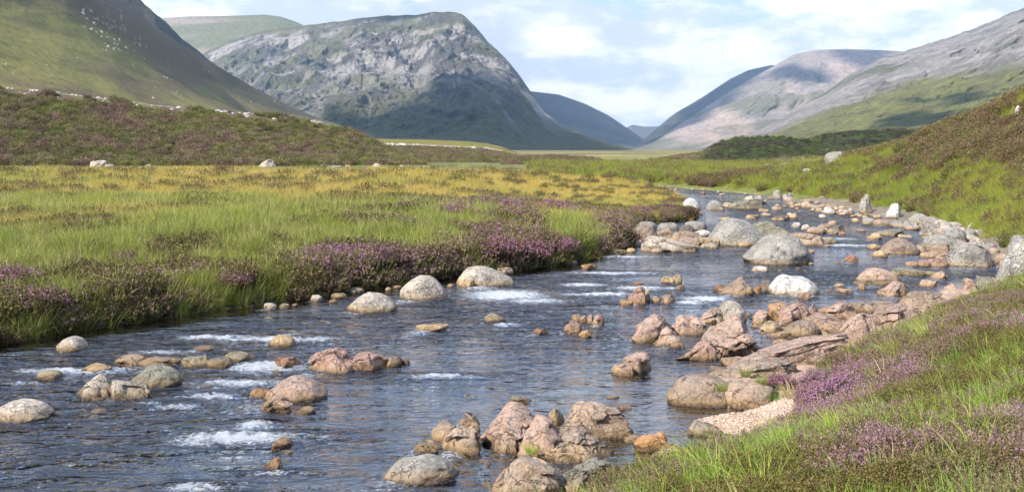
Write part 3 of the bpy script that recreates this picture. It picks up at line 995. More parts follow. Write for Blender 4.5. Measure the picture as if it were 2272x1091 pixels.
def rock_shape(style, sub, rs, prof=None, size=1.0):
    v, f = ico(sub)
    p = v.copy()
    off = rs.random(3) * 50
    if style == 'round':
        p = np.sign(p) * np.abs(p) ** 0.88
        p *= (1 + 0.42 * (fbm(p * 0.9 + off, 3) - 0.5))[:, None]
        for _ in range(3):
            n = rs.normal(size=3)
            n /= np.linalg.norm(n)
            dd = p @ n - rs.uniform(0.78, 0.92)
            p -= np.maximum(dd, 0)[:, None] * 0.8 * n
        rough, crk = 0.05, 0.02
    else:
        p = np.sign(p) * np.abs(p) ** (0.62 if style != 'wedge' else 0.72)
        p *= (1 + 0.35 * (fbm(p * 1.1 + off, 3) - 0.5))[:, None]
        for _ in range({'block': 13, 'slab': 11, 'wedge': 13}[style]):
            n = rs.normal(size=3)
            n[2] = abs(n[2]) * 0.8
            n /= np.linalg.norm(n)
            dd = p @ n - rs.uniform(0.48, 0.82)
            p -= np.maximum(dd, 0)[:, None] * n
        if style == 'slab':
            dd = p[:, 2] - 0.5 - 0.2 * p[:, 0] * rs.normal()
            p[:, 2] -= np.maximum(dd, 0) * 0.85
        if sub >= 4:                               # fractured pieces with cracks between them
            sd = rs.normal(size=(16 if sub < 6 else 34, 3))
            sd /= np.linalg.norm(sd, axis=1)[:, None]
            sd = sd * rs.uniform(.5, 1.0, (len(sd), 1))
            wv = p * np.array([1, 1, 1.3]) + 0.22 * (np.column_stack([fbm(p * 2 + off + k * 9, 4) for k in range(3)]) - 0.5)
            D = np.linalg.norm(wv[:, None, :] - sd[None], axis=2)
            o_ = np.argsort(D, 1)
            i0 = o_[:, 0]
            gap = np.take_along_axis(D, o_[:, 1:2], 1)[:, 0] - D[np.arange(len(p)), i0]
            step = rs.uniform(-0.10, 0.08, len(sd))[i0]
            gr = rs.normal(size=(len(sd), 3)) * 0.15
            step = step + np.einsum('ij,ij->i', p - sd[i0], gr[i0])
            p = p + v * (step * sst(0, 0.03, gap) - 0.09 * sst(0.04, 0.0, gap))[:, None]
        rough, crk = 0.11, 0.08
    q = p * 2.4 + off
    d = rough * (fbm(q, 6, 0.62) - 0.5) * 2.0 - crk * sst(0.80, 0.97, fbm(p * 1.6 + off, 3, ridge=True))
    p = p + v * d[:, None]
    # normalise: x and y in -1..1, z from -0.4 below the base to 1
    lo, hi = np.percentile(p, 2.0, axis=0), np.percentile(p, 98.0, axis=0)
    lo[2], hi[2] = np.percentile(p[:, 2], 1), np.percentile(p[:, 2], 99.3)
    p[:, :2] = (p[:, :2] - (lo + hi)[:2] / 2) / ((hi - lo)[:2] / 2)
    z = (p[:, 2] - lo[2]) / (hi[2] - lo[2])
    z = np.clip(z, -0.05, 1.05) * 1.8 - 0.8
    z = np.where(z > 0, np.abs(z) ** (0.8 if style == 'round' else 0.62 if style != 'wedge' else 0.8), z)
    if prof is not None:
        k = np.interp(p[:, 0], np.linspace(-1, 1, len(prof)), prof)
        z = np.where(z > 0, z * k, z)
        z = np.where(z > 0, z / max(1e-3, z.max()), z)
    p[:, 2] = z
    return p, f


def make_rock(center, w, d, h, style, tint, lichen=0.0, prof=None, rz=0.0, name='boulder', sub=4, seed=0):
    rs = np.random.default_rng(seed)
    p, f = rock_shape(style, sub, rs, prof)
    p = p * np.array([w / 2, d / 2, h])
    me = raw_mesh(name, p, f, [M_ROCK], True)
    o = link(name, me)
    o.location = center
    o.rotation_euler = (0, 0, rz)
    c = np.array(TINT[tint]) * rs.uniform(0.90, 1.10)
    o.color = (*np.clip(c, 0, 1), lichen)
    return o


ROCK_FOOT = []                                # for shading of wakes and keeping plants off the stones
_seed = [100]


def R(x0, x1, yt, yb, style, tint, label, prof=None, z0=0.0, dep=None, lich=0.0, name='boulder', cat='boulder', group=None, Y=None):
    """a stone seen between pixels x0..x1, yt..yb in the photograph, standing on level z0 (or at distance Y)"""
    _seed[0] += 1
    cx = (x0 + x1) / 2
    b = at(cx, yb, z0) if Y is None else atd(cx, yb, Y)
    if Y is not None:
        z0 = b[2]
    s = b[1] / F
    w = (x1 - x0) * s * (1.0 if style == 'round' else 1.09)
    d = (dep or 0.8) * w * 1.35
    for _ in range(14):
        yc = b[1] + d * 0.45
        h = atd(cx, yt, yc)[2] - z0
        if h >= 0.16 * w or d < 0.3 * w:
            break
        d *= 0.88
    h = max(h, 0.10 * w)
    c = atd(cx, yb, yc)
    sub = 6 if (x1 - x0) > 140 else 5 if (x1 - x0) > 60 else (4 if (x1 - x0) > 22 else 3)
    o = make_rock((c[0], yc, z0), w, d, h, style, tint, lich, prof, 0.0, name, sub, _seed[0])
    tag(o, label, cat, group)
    ROCK_FOOT.append((c[0], yc, w / 2, d / 2, z0))
    return o


# --- upper river, from the far bank down
R(1652, 1800, 520, 587, 'round', 'grey', 'largest grey granite boulder in mid river with a steep dark right end', prof=[.30, .62, .90, 1.0, .97, .95, .95, .8], dep=.75)
R(1573, 1690, 484, 545, 'round', 'grey', 'big rounded grey boulder just behind and left of the largest river boulder', prof=[.45, .8, .97, 1, .95, .82, .6], dep=.8)
R(1666, 1742, 491, 530, 'slab', 'olive', 'dark olive ridged boulder in the gap behind the largest river boulder', prof=[.9, 1, .95, .9, .75])
R(1655, 1684, 512, 543, 'wedge', 'grey', 'small dark wedge of stone leaning between the two big grey boulders', prof=[.6, 1, .7])
R(1428, 1550, 522, 559, 'slab', 'pale', 'long pale speckled boulder sloping down to the right by the left bank', prof=[.85, 1, .93, .75, .6, .42, .3], dep=.5, lich=.3)
R(1400, 1457, 498, 538, 'round', 'brown', 'rounded brown boulder wedged against the heather bank behind the long pale boulder')
R(1391, 1413, 499, 520, 'round', 'grey', 'small grey stone at the left end of the bankside boulder heap')
R(1412, 1457, 491, 512, 'round', 'grey', 'grey domed stone at the back left of the bankside boulder heap')
R(1457, 1506, 493, 524, 'round', 'grey', 'grey rounded stone under the heather overhang in the middle of the heap')
R(1456, 1492, 507, 533, 'block', 'brown', 'brown block of stone right behind the long pale boulder')
R(1506, 1540, 499, 518, 'round', 'dark', 'dark grey stone beside the bright white one')
R(1520, 1567, 491, 512, 'round', 'grey', 'light grey stone below the tip of the heather bank')
R(1537, 1575, 510, 524, 'round', 'white', 'bright white oval stone left of the big rounded boulder')
R(1490, 1550, 513, 536, 'slab', 'brown', 'flat rusty brown stone right of the brown block')
R(1500, 1548, 527, 547, 'slab', 'brown', 'flat brown stone with a dark right end above the long pale boulder')
R(1548, 1592, 527, 545, 'slab', 'tan', 'tan flat stone at the left foot of the big rounded boulder')
R(1558, 1594, 538, 551, 'slab', 'pale', 'small pale flat stone at the water edge before the big rounded boulder', dep=.5)
R(1638, 1668, 535, 548, 'round', 'tan', 'yellowish stone at the left foot of the largest river boulder')
R(1444, 1470, 551, 561, 'round', 'pale', 'little pale stone in the water before the long pale boulder')
R(1396, 1428, 531, 547, 'round', 'pale', 'pale stone against the bank left of the long pale boulder')
R(1389, 1410, 550, 561, 'round', 'tan', 'little yellowish stone at the corner of the heather bank')
R(1348, 1388, 551, 566, 'slab', 'tan', 'tan stone at the foot of the purple heather bank')
R(1738, 1832, 516, 545, 'slab', 'brown', 'low pale brown boulder right behind the largest river boulder', prof=[.7, .95, 1, .95, .8, .6], dep=.6)
R(1820, 1857, 525, 540, 'round', 'olive', 'smooth olive grey stone right of the low pale brown boulder')
R(1511, 1556, 439, 473, 'round', 'white', 'large white boulder against the tip of the left bank', prof=[.5, .85, 1, 1, .9, .7])
R(1492, 1516, 429, 441, 'round', 'pale', 'pinkish stone on the left shore beyond the white boulder')
R(1540, 1558, 468, 478, 'slab', 'pale', 'flat pinkish stone at the foot of the white bank boulder')
R(1566, 1606, 444, 466, 'wedge', 'grey', 'grey pyramid shaped stone in the upper river', prof=[.35, .8, 1, .85, .6])
R(1604, 1623, 449, 460, 'round', 'tan', 'small tan stone between the grey pyramid and the long slab in the upper river')
R(1620, 1688, 441, 464, 'slab', 'olive', 'long olive grey slab in the upper river with a raised right end', prof=[.7, .75, .8, .85, 1, 1, .6], dep=.5)
R(1654, 1682, 476, 486, 'slab', 'tan', 'tilted tan stone behind the big rounded boulder')
R(1596, 1618, 482, 489, 'slab', 'tan', 'flat orange tan stone poking out just behind the big rounded boulder')
R(1684, 1702, 463, 471, 'slab', 'pink', 'small pink stone below the long slab of the upper river')
R(1690, 1711, 472, 479, 'slab', 'pale', 'pale flat stone a little downstream of the small pink one')
R(1714, 1735, 458, 466, 'slab', 'pink', 'flat pink stone right of the long upper slab')
R(1712, 1750, 479, 490, 'slab', 'brown', 'flat brown stone in the middle of the upper river')
R(1752, 1772, 472, 485, 'wedge', 'tan', 'orange tan stone right behind the flat brown one')
R(1746, 1758, 472, 479, 'round', 'white', 'tiny white stone left of the orange tan stone')
R(1757, 1777, 493, 506, 'round', 'white', 'round pinkish white stone in the upper river')
R(1776, 1797, 498, 510, 'block', 'pale', 'small speckled stone right of the round pinkish white one')
R(1792, 1832, 504, 518, 'round', 'pink', 'smooth pink stone at the left of a small midstream group')
R(1810, 1846, 495, 515, 'wedge', 'brown', 'dark brown wedge stone at the back of the midstream group', prof=[.4, .9, 1, .8])
R(1836, 1858, 489, 501, 'round', 'pink', 'pink stone at the far right back of the midstream group')
R(1840, 1872, 499, 517, 'slab', 'dark', 'blackish slab at the right of the midstream group')
R(1836, 1860, 507, 519, 'round', 'brown', 'small brown stone in front of the blackish slab')
R(1817, 1832, 475, 484, 'round', 'white', 'little white stone alone in calm water of the upper river')
R(1673, 1693, 433, 443, 'block', 'grey', 'small grey stone above the long upper slab')
R(1652, 1672, 436, 445, 'round', 'pale', 'small pale stone on top of the far end of the long upper slab')
R(1714, 1737, 421, 438, 'wedge', 'grey', 'grey triangular stone standing on the far right bank edge', prof=[.5, .9, 1, .6], z0=.08)
R(1748, 1759, 427, 441, 'block', 'grey', 'narrow upright stone on the far bank edge right of the triangular one', z0=.08)
R(1738, 1750, 431, 440, 'round', 'pale', 'small pale stone between the triangular and the upright bank stones', z0=.08)
R(1908, 1932, 430, 460, 'block', 'grey', 'tall upright grey slab leaning on the green bank', z0=.25, prof=[.5, .8, 1, 1, .9], dep=.6)
R(1963, 1997, 450, 478, 'wedge', 'white', 'white lichened triangular stone at the foot of the green bank', z0=.12, prof=[.25, .5, .8, 1, .9], lich=.8)
R(1890, 1905, 484, 493, 'round', 'tan', 'tiny tan stone in the water left of two grey ones')
R(1914, 1942, 483, 499, 'round', 'grey', 'grey stone of a pair in the river below the leaning slab')
R(1938, 1977, 486, 501, 'round', 'brown', 'brownish stone of the pair below the leaning slab')
# --- right shore boulders
R(1983, 2018, 489, 505, 'slab', 'grey', 'flat grey stone at the upstream end of the right boulder shore')
R(2008, 2038, 497, 509, 'round', 'pale', 'small pale stone beside the flat one at the upstream end of the right shore', z0=.03)
R(2053, 2080, 480, 497, 'round', 'grey', 'grey domed stone close under the green bank on the right shore', z0=.15, lich=.3)
R(2050, 2087, 496, 520, 'block', 'grey', 'grey angular boulder at the upstream part of the right boulder heap', z0=.08)
R(2082, 2112, 491, 508, 'round', 'pale', 'pale boulder under the bank in the right boulder heap', z0=.18, lich=.3)
R(2083, 2138, 505, 540, 'round', 'grey', 'large lichen grey boulder in the heart of the right boulder heap', z0=.1, lich=.4)
R(2050, 2118, 519, 551, 'round', 'grey', 'large smooth boulder before the lichen grey one on the right shore', z0=.03)
R(2142, 2166, 494, 512, 'wedge', 'white', 'white pointed stone at the back of the right boulder heap', z0=.2)
R(2110, 2135, 497, 512, 'block', 'grey', 'grey block at the back of the right boulder heap', z0=.2)
R(2135, 2166, 508, 530, 'round', 'grey', 'speckled grey stone below the white pointed one', z0=.15, lich=.3)
R(2136, 2165, 520, 536, 'round', 'pale', 'pale stone right of the lichen grey boulder', z0=.12)
R(2195, 2228, 515, 532, 'round', 'grey', 'rounded stone in the heap behind the lichen covered boulder', z0=.2, lich=.2)
R(2160, 2185, 508, 524, 'round', 'olive', 'olive stone under the bank near the right end of the boulder heap', z0=.2)
R(1953, 2034, 527, 565, 'round', 'brown', 'big oval brown grey boulder standing in the right side of the river', prof=[.3, .65, .9, 1, .97, .85, .6], dep=.7)
R(2030, 2058, 543, 562, 'round', 'brown', 'brown stone tucked right of the big oval boulder')
R(1921, 1955, 516, 532, 'wedge', 'tan', 'orange tan pointed stone above the big oval boulder', prof=[.3, .6, .9, 1, .8])
R(1953, 2008, 510, 524, 'slab', 'olive', 'long low speckled stone beside the orange tan pointed one')
R(1996, 2020, 520, 529, 'slab', 'pale', 'small flat pale stone right of the long low one')
R(1925, 1953, 541, 553, 'round', 'tan', 'small tan stone left of the big oval boulder')
R(1935, 1967, 556, 572, 'round', 'tan', 'yellowish stone in front of the big oval boulder')
R(2062, 2102, 540, 564, 'slab', 'brown', 'brown flat stone between the shore and the slanting grey boulder', z0=.02)
R(2048, 2084, 558, 573, 'slab', 'pink', 'pink flat stone by the left end of the slanting grey boulder')
R(2078, 2112, 562, 580, 'slab', 'pink', 'pink stone touching the slanting grey boulder')
R(2098, 2208, 536, 593, 'slab', 'grey', 'big slanting grey boulder left of the lichen covered one', prof=[.55, .85, 1, 1, .92, .8, .62], dep=.6)
R(2116, 2142, 570, 589, 'wedge', 'brown', 'little brown wedge under the slanting grey boulder', prof=[.4, 1, .7])
R(2009, 2036, 579, 592, 'round', 'rose', 'first rose pink stone of a row in the shallow pool')
R(2035, 2063, 576, 592, 'round', 'rose', 'middle rose pink stone of the row in the shallow pool')
R(2060, 2102, 571, 593, 'round', 'rose', 'largest rose pink stone at the right of the row in the shallow pool')
R(2206, 2310, 523, 645, 'block', 'grey', 'tall boulder blotched with white lichen at the right edge', prof=[.86, .9, .94, 1, 1, 1], dep=.8, lich=1.0)
R(1873, 1900, 565, 583, 'block', 'red', 'small reddish stone in riffling water right of the largest river boulder')
# --- the middle river
R(1901, 1994, 592, 628, 'round', 'pink', 'broad pinkish boulder in the river left of the long low grey slab', prof=[.4, .75, 1, .95, .85, .6, .4], dep=.7)
R(1977, 2078, 594, 613, 'slab', 'olive', 'long low grey slab in the still pool', prof=[.5, .9, 1, .85, .6, .6, .45], dep=.4)
R(2061, 2098, 600, 621, 'wedge', 'pink', 'pale triangular stone at the right end of the long low slab', prof=[.35, .6, 1, .8])
R(1900, 1992, 620, 634, 'slab', 'dark', 'low wet dark ledge in front of the broad pinkish boulder', dep=.35)
R(1950, 2014, 624, 660, 'block', 'pink', 'knobbly pink rock with several humps in the river', prof=[.4, .45, .7, 1, .95, .6], dep=.7)
R(2040, 2075, 620, 637, 'block', 'pink', 'small knobbly pink rock right of the humped one')
R(1853, 1873, 628, 638, 'block', 'pink', 'little pink rock in open water right of the pale notched boulder')
R(1858, 1890, 640, 650, 'slab', 'pink', 'flat pink rock just below the little pink one in open water')
R(1905, 1920, 628, 644, 'wedge', 'pink', 'small pointed pink rock left of the humped one')
R(1707, 1814, 609, 657, 'round', 'white', 'pale grey boulder with a notch in its top', prof=[.5, .85, 1, .92, .88, .94, .8, .5], dep=.7, lich=.25)
R(1688, 1714, 622, 646, 'round', 'dark', 'dark round stone touching the left of the pale notched boulder')
R(1600, 1672, 614, 655, 'wedge', 'brown', 'brown pink pyramid rock in the rapids left of the pale notched boulder', prof=[.25, .45, .75, 1, .85, .4], dep=.7)
R(1582, 1614, 629, 647, 'block', 'red', 'reddish rock at the left foot of the pyramid rock')
R(1668, 1692, 634, 652, 'block', 'red', 'dark reddish rock at the right foot of the pyramid rock')
R(1471, 1500, 613, 629, 'slab', 'tan', 'tan stone with a knob beside it in mid river')
R(1492, 1513, 609, 629, 'round', 'tan', 'rounded knob at the right end of the tan stone in mid river')
R(1394, 1434, 634, 676, 'block', 'rose', 'upright rose coloured block in the rapids', prof=[.55, .8, 1, 1, .95], dep=.8)
R(1429, 1443, 636, 670, 'block', 'tan', 'thin upright sliver at the right of the rose block')
R(1376, 1400, 666, 679, 'slab', 'orange', 'flat orange stone at the left foot of the rose block')
R(1470, 1498, 654, 675, 'block', 'rose', 'squarish red stone in the rapids right of the rose block')
R(1446, 1462, 657, 672, 'block', 'rose', 'tiny red stone between the rose block and the squarish one')
R(1500, 1520, 632, 644, 'wedge', 'dark', 'small dark red stone in the rapids above the squarish one')
R(1669, 1702, 590, 604, 'round', 'white', 'small white stone in front of the largest river boulder')
R(1403, 1430, 625, 634, 'block', 'red', 'small red stone just behind the rose block')
R(1770, 1798, 648, 665, 'block', 'rose', 'pink rock at the right front of the pale notched boulder')
# --- the pink cluster right of centre
R(1404, 1492, 699, 760, 'block', 'pink', 'tall pink block at the left end of the pink rock cluster', prof=[.55, .9, .95, 1, 1, .9, .6], dep=.8)
R(1484, 1560, 698, 745, 'block', 'pink', 'smooth pink slab sided rock second from the left in the cluster', prof=[.6, .9, 1, 1, .85], dep=.7)
R(1453, 1518, 725, 770, 'block', 'pink', 'speckled pink grey rock in front between two pink blocks', prof=[.4, .8, 1, 1, .9, .6])
R(1530, 1690, 702, 796, 'wedge', 'pink', 'largest pink rock with a ribbed dark front', prof=[.30, .62, .90, 1.0, .95, .98, .92, .75, .4], dep=.75)
R(1512, 1590, 752, 799, 'slab', 'rose', 'low pointed tail of rock running left from the largest pink rock', prof=[.15, .4, .75, 1, 1], dep=.5)
R(1543, 1606, 684, 722, 'slab', 'pink', 'pink sloping slab behind the largest pink rock', prof=[.3, .6, .9, 1])
R(1588, 1654, 667, 718, 'round', 'pale', 'pale rounded boulder perched at the top of the pink cluster', prof=[.6, .95, 1, .97, .75])
R(1672, 1706, 688, 720, 'block', 'pink', 'narrow pink rock across the gap from the largest pink rock')
R(1700, 1728, 690, 716, 'block', 'orange', 'orange pink rock left of the pointed pyramid')
R(1720, 1800, 671, 718, 'wedge', 'rose', 'rose pyramid with a sharp dark right side', prof=[.35, .55, .75, .92, 1, .5], dep=.7)
R(1786, 1814, 675, 704, 'block', 'rose', 'small rose block right behind the pyramid')
R(1704, 1748, 672, 694, 'round', 'orange', 'orange rounded rock behind the pyramid')
R(1684, 1740, 711, 741, 'block', 'tan', 'tan rock with a dark cleft in front of the pyramid', prof=[.5, .8, 1, .75, .5])
R(1741, 1818, 708, 747, 'round', 'brown', 'brown speckled rock with a rounded top right of the cleft rock', prof=[.4, .8, 1, .95, .7])
R(1784, 1866, 696, 734, 'slab', 'pink', 'sloping pink slab behind the brown speckled rock', prof=[.7, 1, .9, .75, .55])
R(1836, 1912, 669, 708, 'block', 'pink', 'pink rock with an orange top at the water edge above the ledges', prof=[.5, .9, 1, 1, .85, .6])
# --- ledges of the near right shore
R(1600, 1890, 738, 842, 'slab', 'pink', 'long smooth pink ledge sloping down to the left into the river', prof=[.25, .4, .58, .72, .86, .96, 1, .93], dep=.42, z0=0.0, name='rock_ledge', cat='rock ledge')
R(1868, 1960, 690, 764, 'block', 'pink', 'fractured pink ledge with an upright cleft at the shore', prof=[.55, .8, 1, .95, .9], z0=.02, name='rock_ledge', cat='rock ledge', dep=.6)
R(1925, 2070, 678, 748, 'slab', 'pink', 'pink ledge with a dark jagged step above the heather', prof=[.7, .95, 1, .95, .9, .8], z0=.05, name='rock_ledge', cat='rock ledge', dep=.6)
R(1995, 2100, 649, 700, 'slab', 'brown', 'flat brown ledge by the pool below the wedge stone', z0=.05, name='rock_ledge', cat='rock ledge', dep=.6)
R(2083, 2142, 628, 662, 'wedge', 'pink', 'wedge shaped pink stone with a dark right side at the pool', prof=[.5, .9, 1, .8, .4], z0=.06)
R(2138, 2168, 618, 650, 'block', 'pink', 'pink block at the left of three by the lichen covered boulder', z0=.15)
R(2163, 2196, 612, 648, 'block', 'olive', 'olive grey stone in the middle of three by the lichen covered boulder', z0=.15)
R(2192, 2222, 616, 642, 'block', 'pink', 'pinkish stone at the right of three by the lichen covered boulder', z0=.2)
R(1565, 1800, 790, 862, 'slab', 'brown', 'broad flat ledge with tufts of grass between the pink ledge and the outcrop', prof=[.3, .6, .85, 1, 1, .9], z0=.02, name='rock_ledge', cat='rock ledge', dep=.5)
R(1480, 1628, 834, 902, 'round', 'brown', 'rounded grey brown outcrop at the water edge beside the gravel', prof=[.5, .85, .95, 1, .95, .9, .7], name='rock_outcrop', cat='outcrop', dep=.6)
R(1592, 1650, 848, 904, 'block', 'brown', 'narrow cracked rock between the two rounded outcrops', name='rock_outcrop', cat='outcrop')
R(1615, 1730, 843, 906, 'round', 'brown', 'smooth rounded outcrop just above the gravel beach', prof=[.4, .75, 1, 1, .9, .7], name='rock_outcrop', cat='outcrop', z0=.02, dep=.6)
R(1528, 1592, 934, 966, 'slab', 'grey', 'pitted grey rock at the tip of the gravel beach', prof=[.9, 1, .8, .6], name='rock_outcrop', cat='outcrop', dep=.6)
# --- foreground group
R(1070, 1212, 907, 1008, 'block', 'pink', 'big domed pink rock in the foreground group with a clean split', prof=[.35, .72, .95, 1, .95, .85, .7], dep=.7)
R(1140, 1262, 925, 1018, 'block', 'pink', 'angular pink rock right of the domed foreground rock', prof=[.55, .95, 1, .9, .7, .5], dep=.6)
R(1188, 1346, 944, 1024, 'block', 'brown', 'rough pitted rock at the right front of the foreground group', prof=[.35, .7, .95, 1, .95, .85, .6], dep=.6)
R(1250, 1392, 895, 972, 'block', 'brown', 'knobbly grey brown rock at the back right of the foreground group', prof=[.8, 1, .95, .85, .8, .7, .4], dep=.6)
R(1212, 1250, 904, 944, 'block', 'tan', 'small orange tan stone behind the foreground group')
R(1012, 1064, 912, 954, 'block', 'brown', 'upright brown tooth of rock at the left back of the foreground group', prof=[.85, 1, 1, .95, .8])
R(960, 1016, 934, 986, 'block', 'brown', 'rough brown rock at the left end of the foreground group')
R(988, 1070, 944, 1008, 'block', 'brown', 'squarish pinkish brown rock in front of the upright tooth', prof=[.6, .9, 1, .95, .7], dep=.7)
R(918, 968, 983, 1007, 'slab', 'dark', 'low dark wet rock left of the foreground group')
R(847, 1020, 1013, 1072, 'round', 'grey', 'grey boulder with a hollow top in the bottom foreground', prof=[.55, .85, .75, .78, .92, 1, .95, .7], dep=.55)
R(1100, 1246, 1017, 1120, 'block', 'brown', 'rough pinkish rock cut by the bottom edge', prof=[.4, .8, 1, .85, .75, .6], dep=.7)
R(1225, 1370, 1022, 1105, 'slab', 'olive', 'ridged olive rock cut by the bottom edge next to the grass', prof=[.4, .6, .8, .95, 1, .8], dep=.7)
R(1406, 1490, 959, 1003, 'block', 'orange', 'squarish orange stone in still water by the near bank', prof=[.75, 1, 1, .95, .7], dep=.6)
R(1448, 1512, 1001, 1024, 'slab', 'pink', 'low pink stone in front of the squarish orange one', dep=.6)
R(1484, 1518, 989, 1006, 'round', 'tan', 'small tan stone right of the squarish orange one')
R(1362, 1402, 805, 834, 'block', 'pink', 'small pink rock at the left foot of the lone midstream rock')
R(1375, 1444, 778, 828, 'block', 'pink', 'lone pink rock with a dark striped right side in midstream', prof=[.4, .65, .9, 1, .85])
# --- left and middle of the near river
R(126, 194, 746, 780, 'round', 'pale', 'smooth domed pinkish stone near the dark left bank', prof=[.4, .8, 1, .9, .5])
R(258, 325, 790, 814, 'slab', 'brown', 'low brown rock awash behind the pale angular rock')
R(318, 402, 793, 813, 'slab', 'dark', 'low blackish rock awash right of the low brown one', dep=.5)
R(294, 404, 811, 860, 'round', 'olive', 'dark speckled oval boulder behind the pale angular rock', prof=[.6, .9, 1, .95, .85, .6], dep=.7)
R(182, 262, 828, 884, 'block', 'pale', 'pale angular rock with a peaked left side near the left edge', prof=[.35, .75, 1, .98, .9], dep=.7)
R(244, 330, 838, 884, 'block', 'pale', 'pale flat topped rock split from the peaked one by a dark crack', prof=[.95, 1, .8, .75, .7, .5], dep=.6)
R(-14, 112, 889, 938, 'round', 'pale', 'pale cracked boulder cut by the left edge', prof=[.6, .85, 1, .97, .8, .5], dep=.7)
R(462, 516, 793, 818, 'round', 'dark', 'dark wet stone with the mossy one behind it in the left river')
R(500, 552, 780, 804, 'round', 'olive', 'mossy yellowish stone behind the dark wet one')
R(86, 138, 820, 842, 'round', 'olive', 'small mossy stone in the foam near the left edge')
R(186, 252, 809, 826, 'slab', 'tan', 'yellowish stone barely awash in the foam above the pale angular rock', dep=.6)
R(412, 470, 788, 814, 'slab', 'olive', 'olive stone just under the surface left of the dark wet one', dep=.6)
R(682, 790, 769, 828, 'block', 'rose', 'fractured rose rock in the middle of the near river', prof=[.3, .7, .85, 1, .95, .8], dep=.7)
R(778, 858, 779, 821, 'block', 'rose', 'domed rose rock joined to the right of the fractured one', prof=[.5, .9, 1, .95, .75])
R(853, 892, 789, 814, 'round', 'dark', 'dark stone trailing right of the domed rose rock')
R(884, 908, 797, 809, 'block', 'red', 'tiny reddish stone at the end of the rose rock row')
R(592, 728, 834, 892, 'round', 'pink', 'rounded pink boulder in the near river with a crumbly base', prof=[.4, .8, .97, 1, .95, .8, .45], dep=.75)
R(580, 650, 876, 914, 'block', 'pink', 'low pink rock at the left foot of the rounded pink boulder', prof=[.5, .9, 1, .8])
R(666, 699, 901, 917, 'round', 'dark', 'small black stone below the rounded pink boulder')
R(604, 650, 972, 996, 'block', 'red', 'thin reddish rock rising from the lower rapids', prof=[.5, .9, 1, .6])
R(590, 630, 1014, 1040, 'block', 'red', 'thin reddish rock awash below the first in the lower rapids', prof=[.5, .9, 1, .6])
R(558, 600, 860, 884, 'slab', 'red', 'red rock awash left of the rounded pink boulder', dep=.5)
R(612, 662, 792, 818, 'block', 'red', 'red rock awash beside the upper foam')
R(598, 655, 743, 768, 'round', 'tan', 'yellowish boulder under a veil of water in the left river', dep=.6)
R(772, 880, 649, 694, 'round', 'pale', 'smooth pale yellow boulder below the left bank', prof=[.4, .75, .97, 1, .95, .85, .55], dep=.7)
R(890, 992, 611, 666, 'round', 'pale', 'pale grey domed boulder with a diagonal crack near the left bank', prof=[.6, .85, 1, .97, .82, .5], dep=.75)
R(1014, 1140, 589, 636, 'round', 'pale', 'broad pale boulder touching the grassy left bank', prof=[.6, .95, 1, .95, .75, .6, .5], dep=.65)
R(1017, 1054, 618, 639, 'block', 'tan', 'golden knob at the left foot of the broad pale boulder')
R(1094, 1136, 592, 607, 'slab', 'pale', 'flat whitish stone behind the broad pale boulder', dep=.5)
R(1126, 1147, 585, 602, 'round', 'pale', 'small upright pale stone at the end of the flat whitish one')
R(924, 992, 720, 735, 'slab', 'tan', 'flat orange tan stone alone in the middle of the river', dep=.45)
R(1074, 1120, 694, 714, 'round', 'olive', 'small olive stone below the main rapid', prof=[.7, 1, .9, .5])
R(1252, 1288, 711, 739, 'block', 'rose', 'squarish rose stone left of the little row in mid river')
R(1268, 1290, 696, 714, 'block', 'rose', 'first little stone of a row of four in mid river')
R(1287, 1302, 700, 716, 'block', 'rose', 'second little stone of the row of four in mid river')
R(1302, 1318, 696, 718, 'block', 'rose', 'third little stone of the row of four in mid river')
R(1315, 1340, 697, 722, 'wedge', 'rose', 'last and largest stone of the row of four in mid river')
R(1286, 1312, 732, 750, 'wedge', 'orange', 'small orange triangular stone below the row of four')
R(1180, 1215, 728, 742, 'block', 'red', 'small dark red stone alone left of the row of four')
R(1290, 1322, 585, 598, 'slab', 'orange', 'flat orange stone in shallow water off the purple bank')
R(1250, 1280, 576, 586, 'round', 'tan', 'small tan stone at the foot of the purple bank')
# --- stones on the shelf under the left bank
for i, (x, y, w, h, t) in enumerate([(600, 686, 28, 14, 'white'), (632, 684, 22, 11, 'grey'), (702, 668, 26, 14, 'white'), (718, 658, 24, 12, 'pale'), (752, 662, 34, 12, 'brown'), (790, 650, 36, 13, 'grey'), (778, 642, 22, 8, 'grey'),
                                     (835, 640, 16, 8, 'grey'), (862, 646, 14, 9, 'tan'), (880, 640, 20, 7, 'tan'), (1000, 637, 16, 7, 'tan'), (350, 706, 24, 9, 'grey'), (330, 712, 18, 8, 'grey'), (820, 654, 12, 7, 'white'), (740, 672, 18, 8, 'dark'), (655, 680, 14, 7, 'dark'), (866, 634, 14, 7, 'pale')]):
    R(x - w / 2, x + w / 2, y - h, y, 'round', t, 'small rounded stone on the narrow shelf at the foot of the left bank', z0=0.0, name='stone', cat='stone', group='small stones along the foot of the left bank')

# --- cobbles of the right shore, each its own stone
_rs = np.random.default_rng(5)


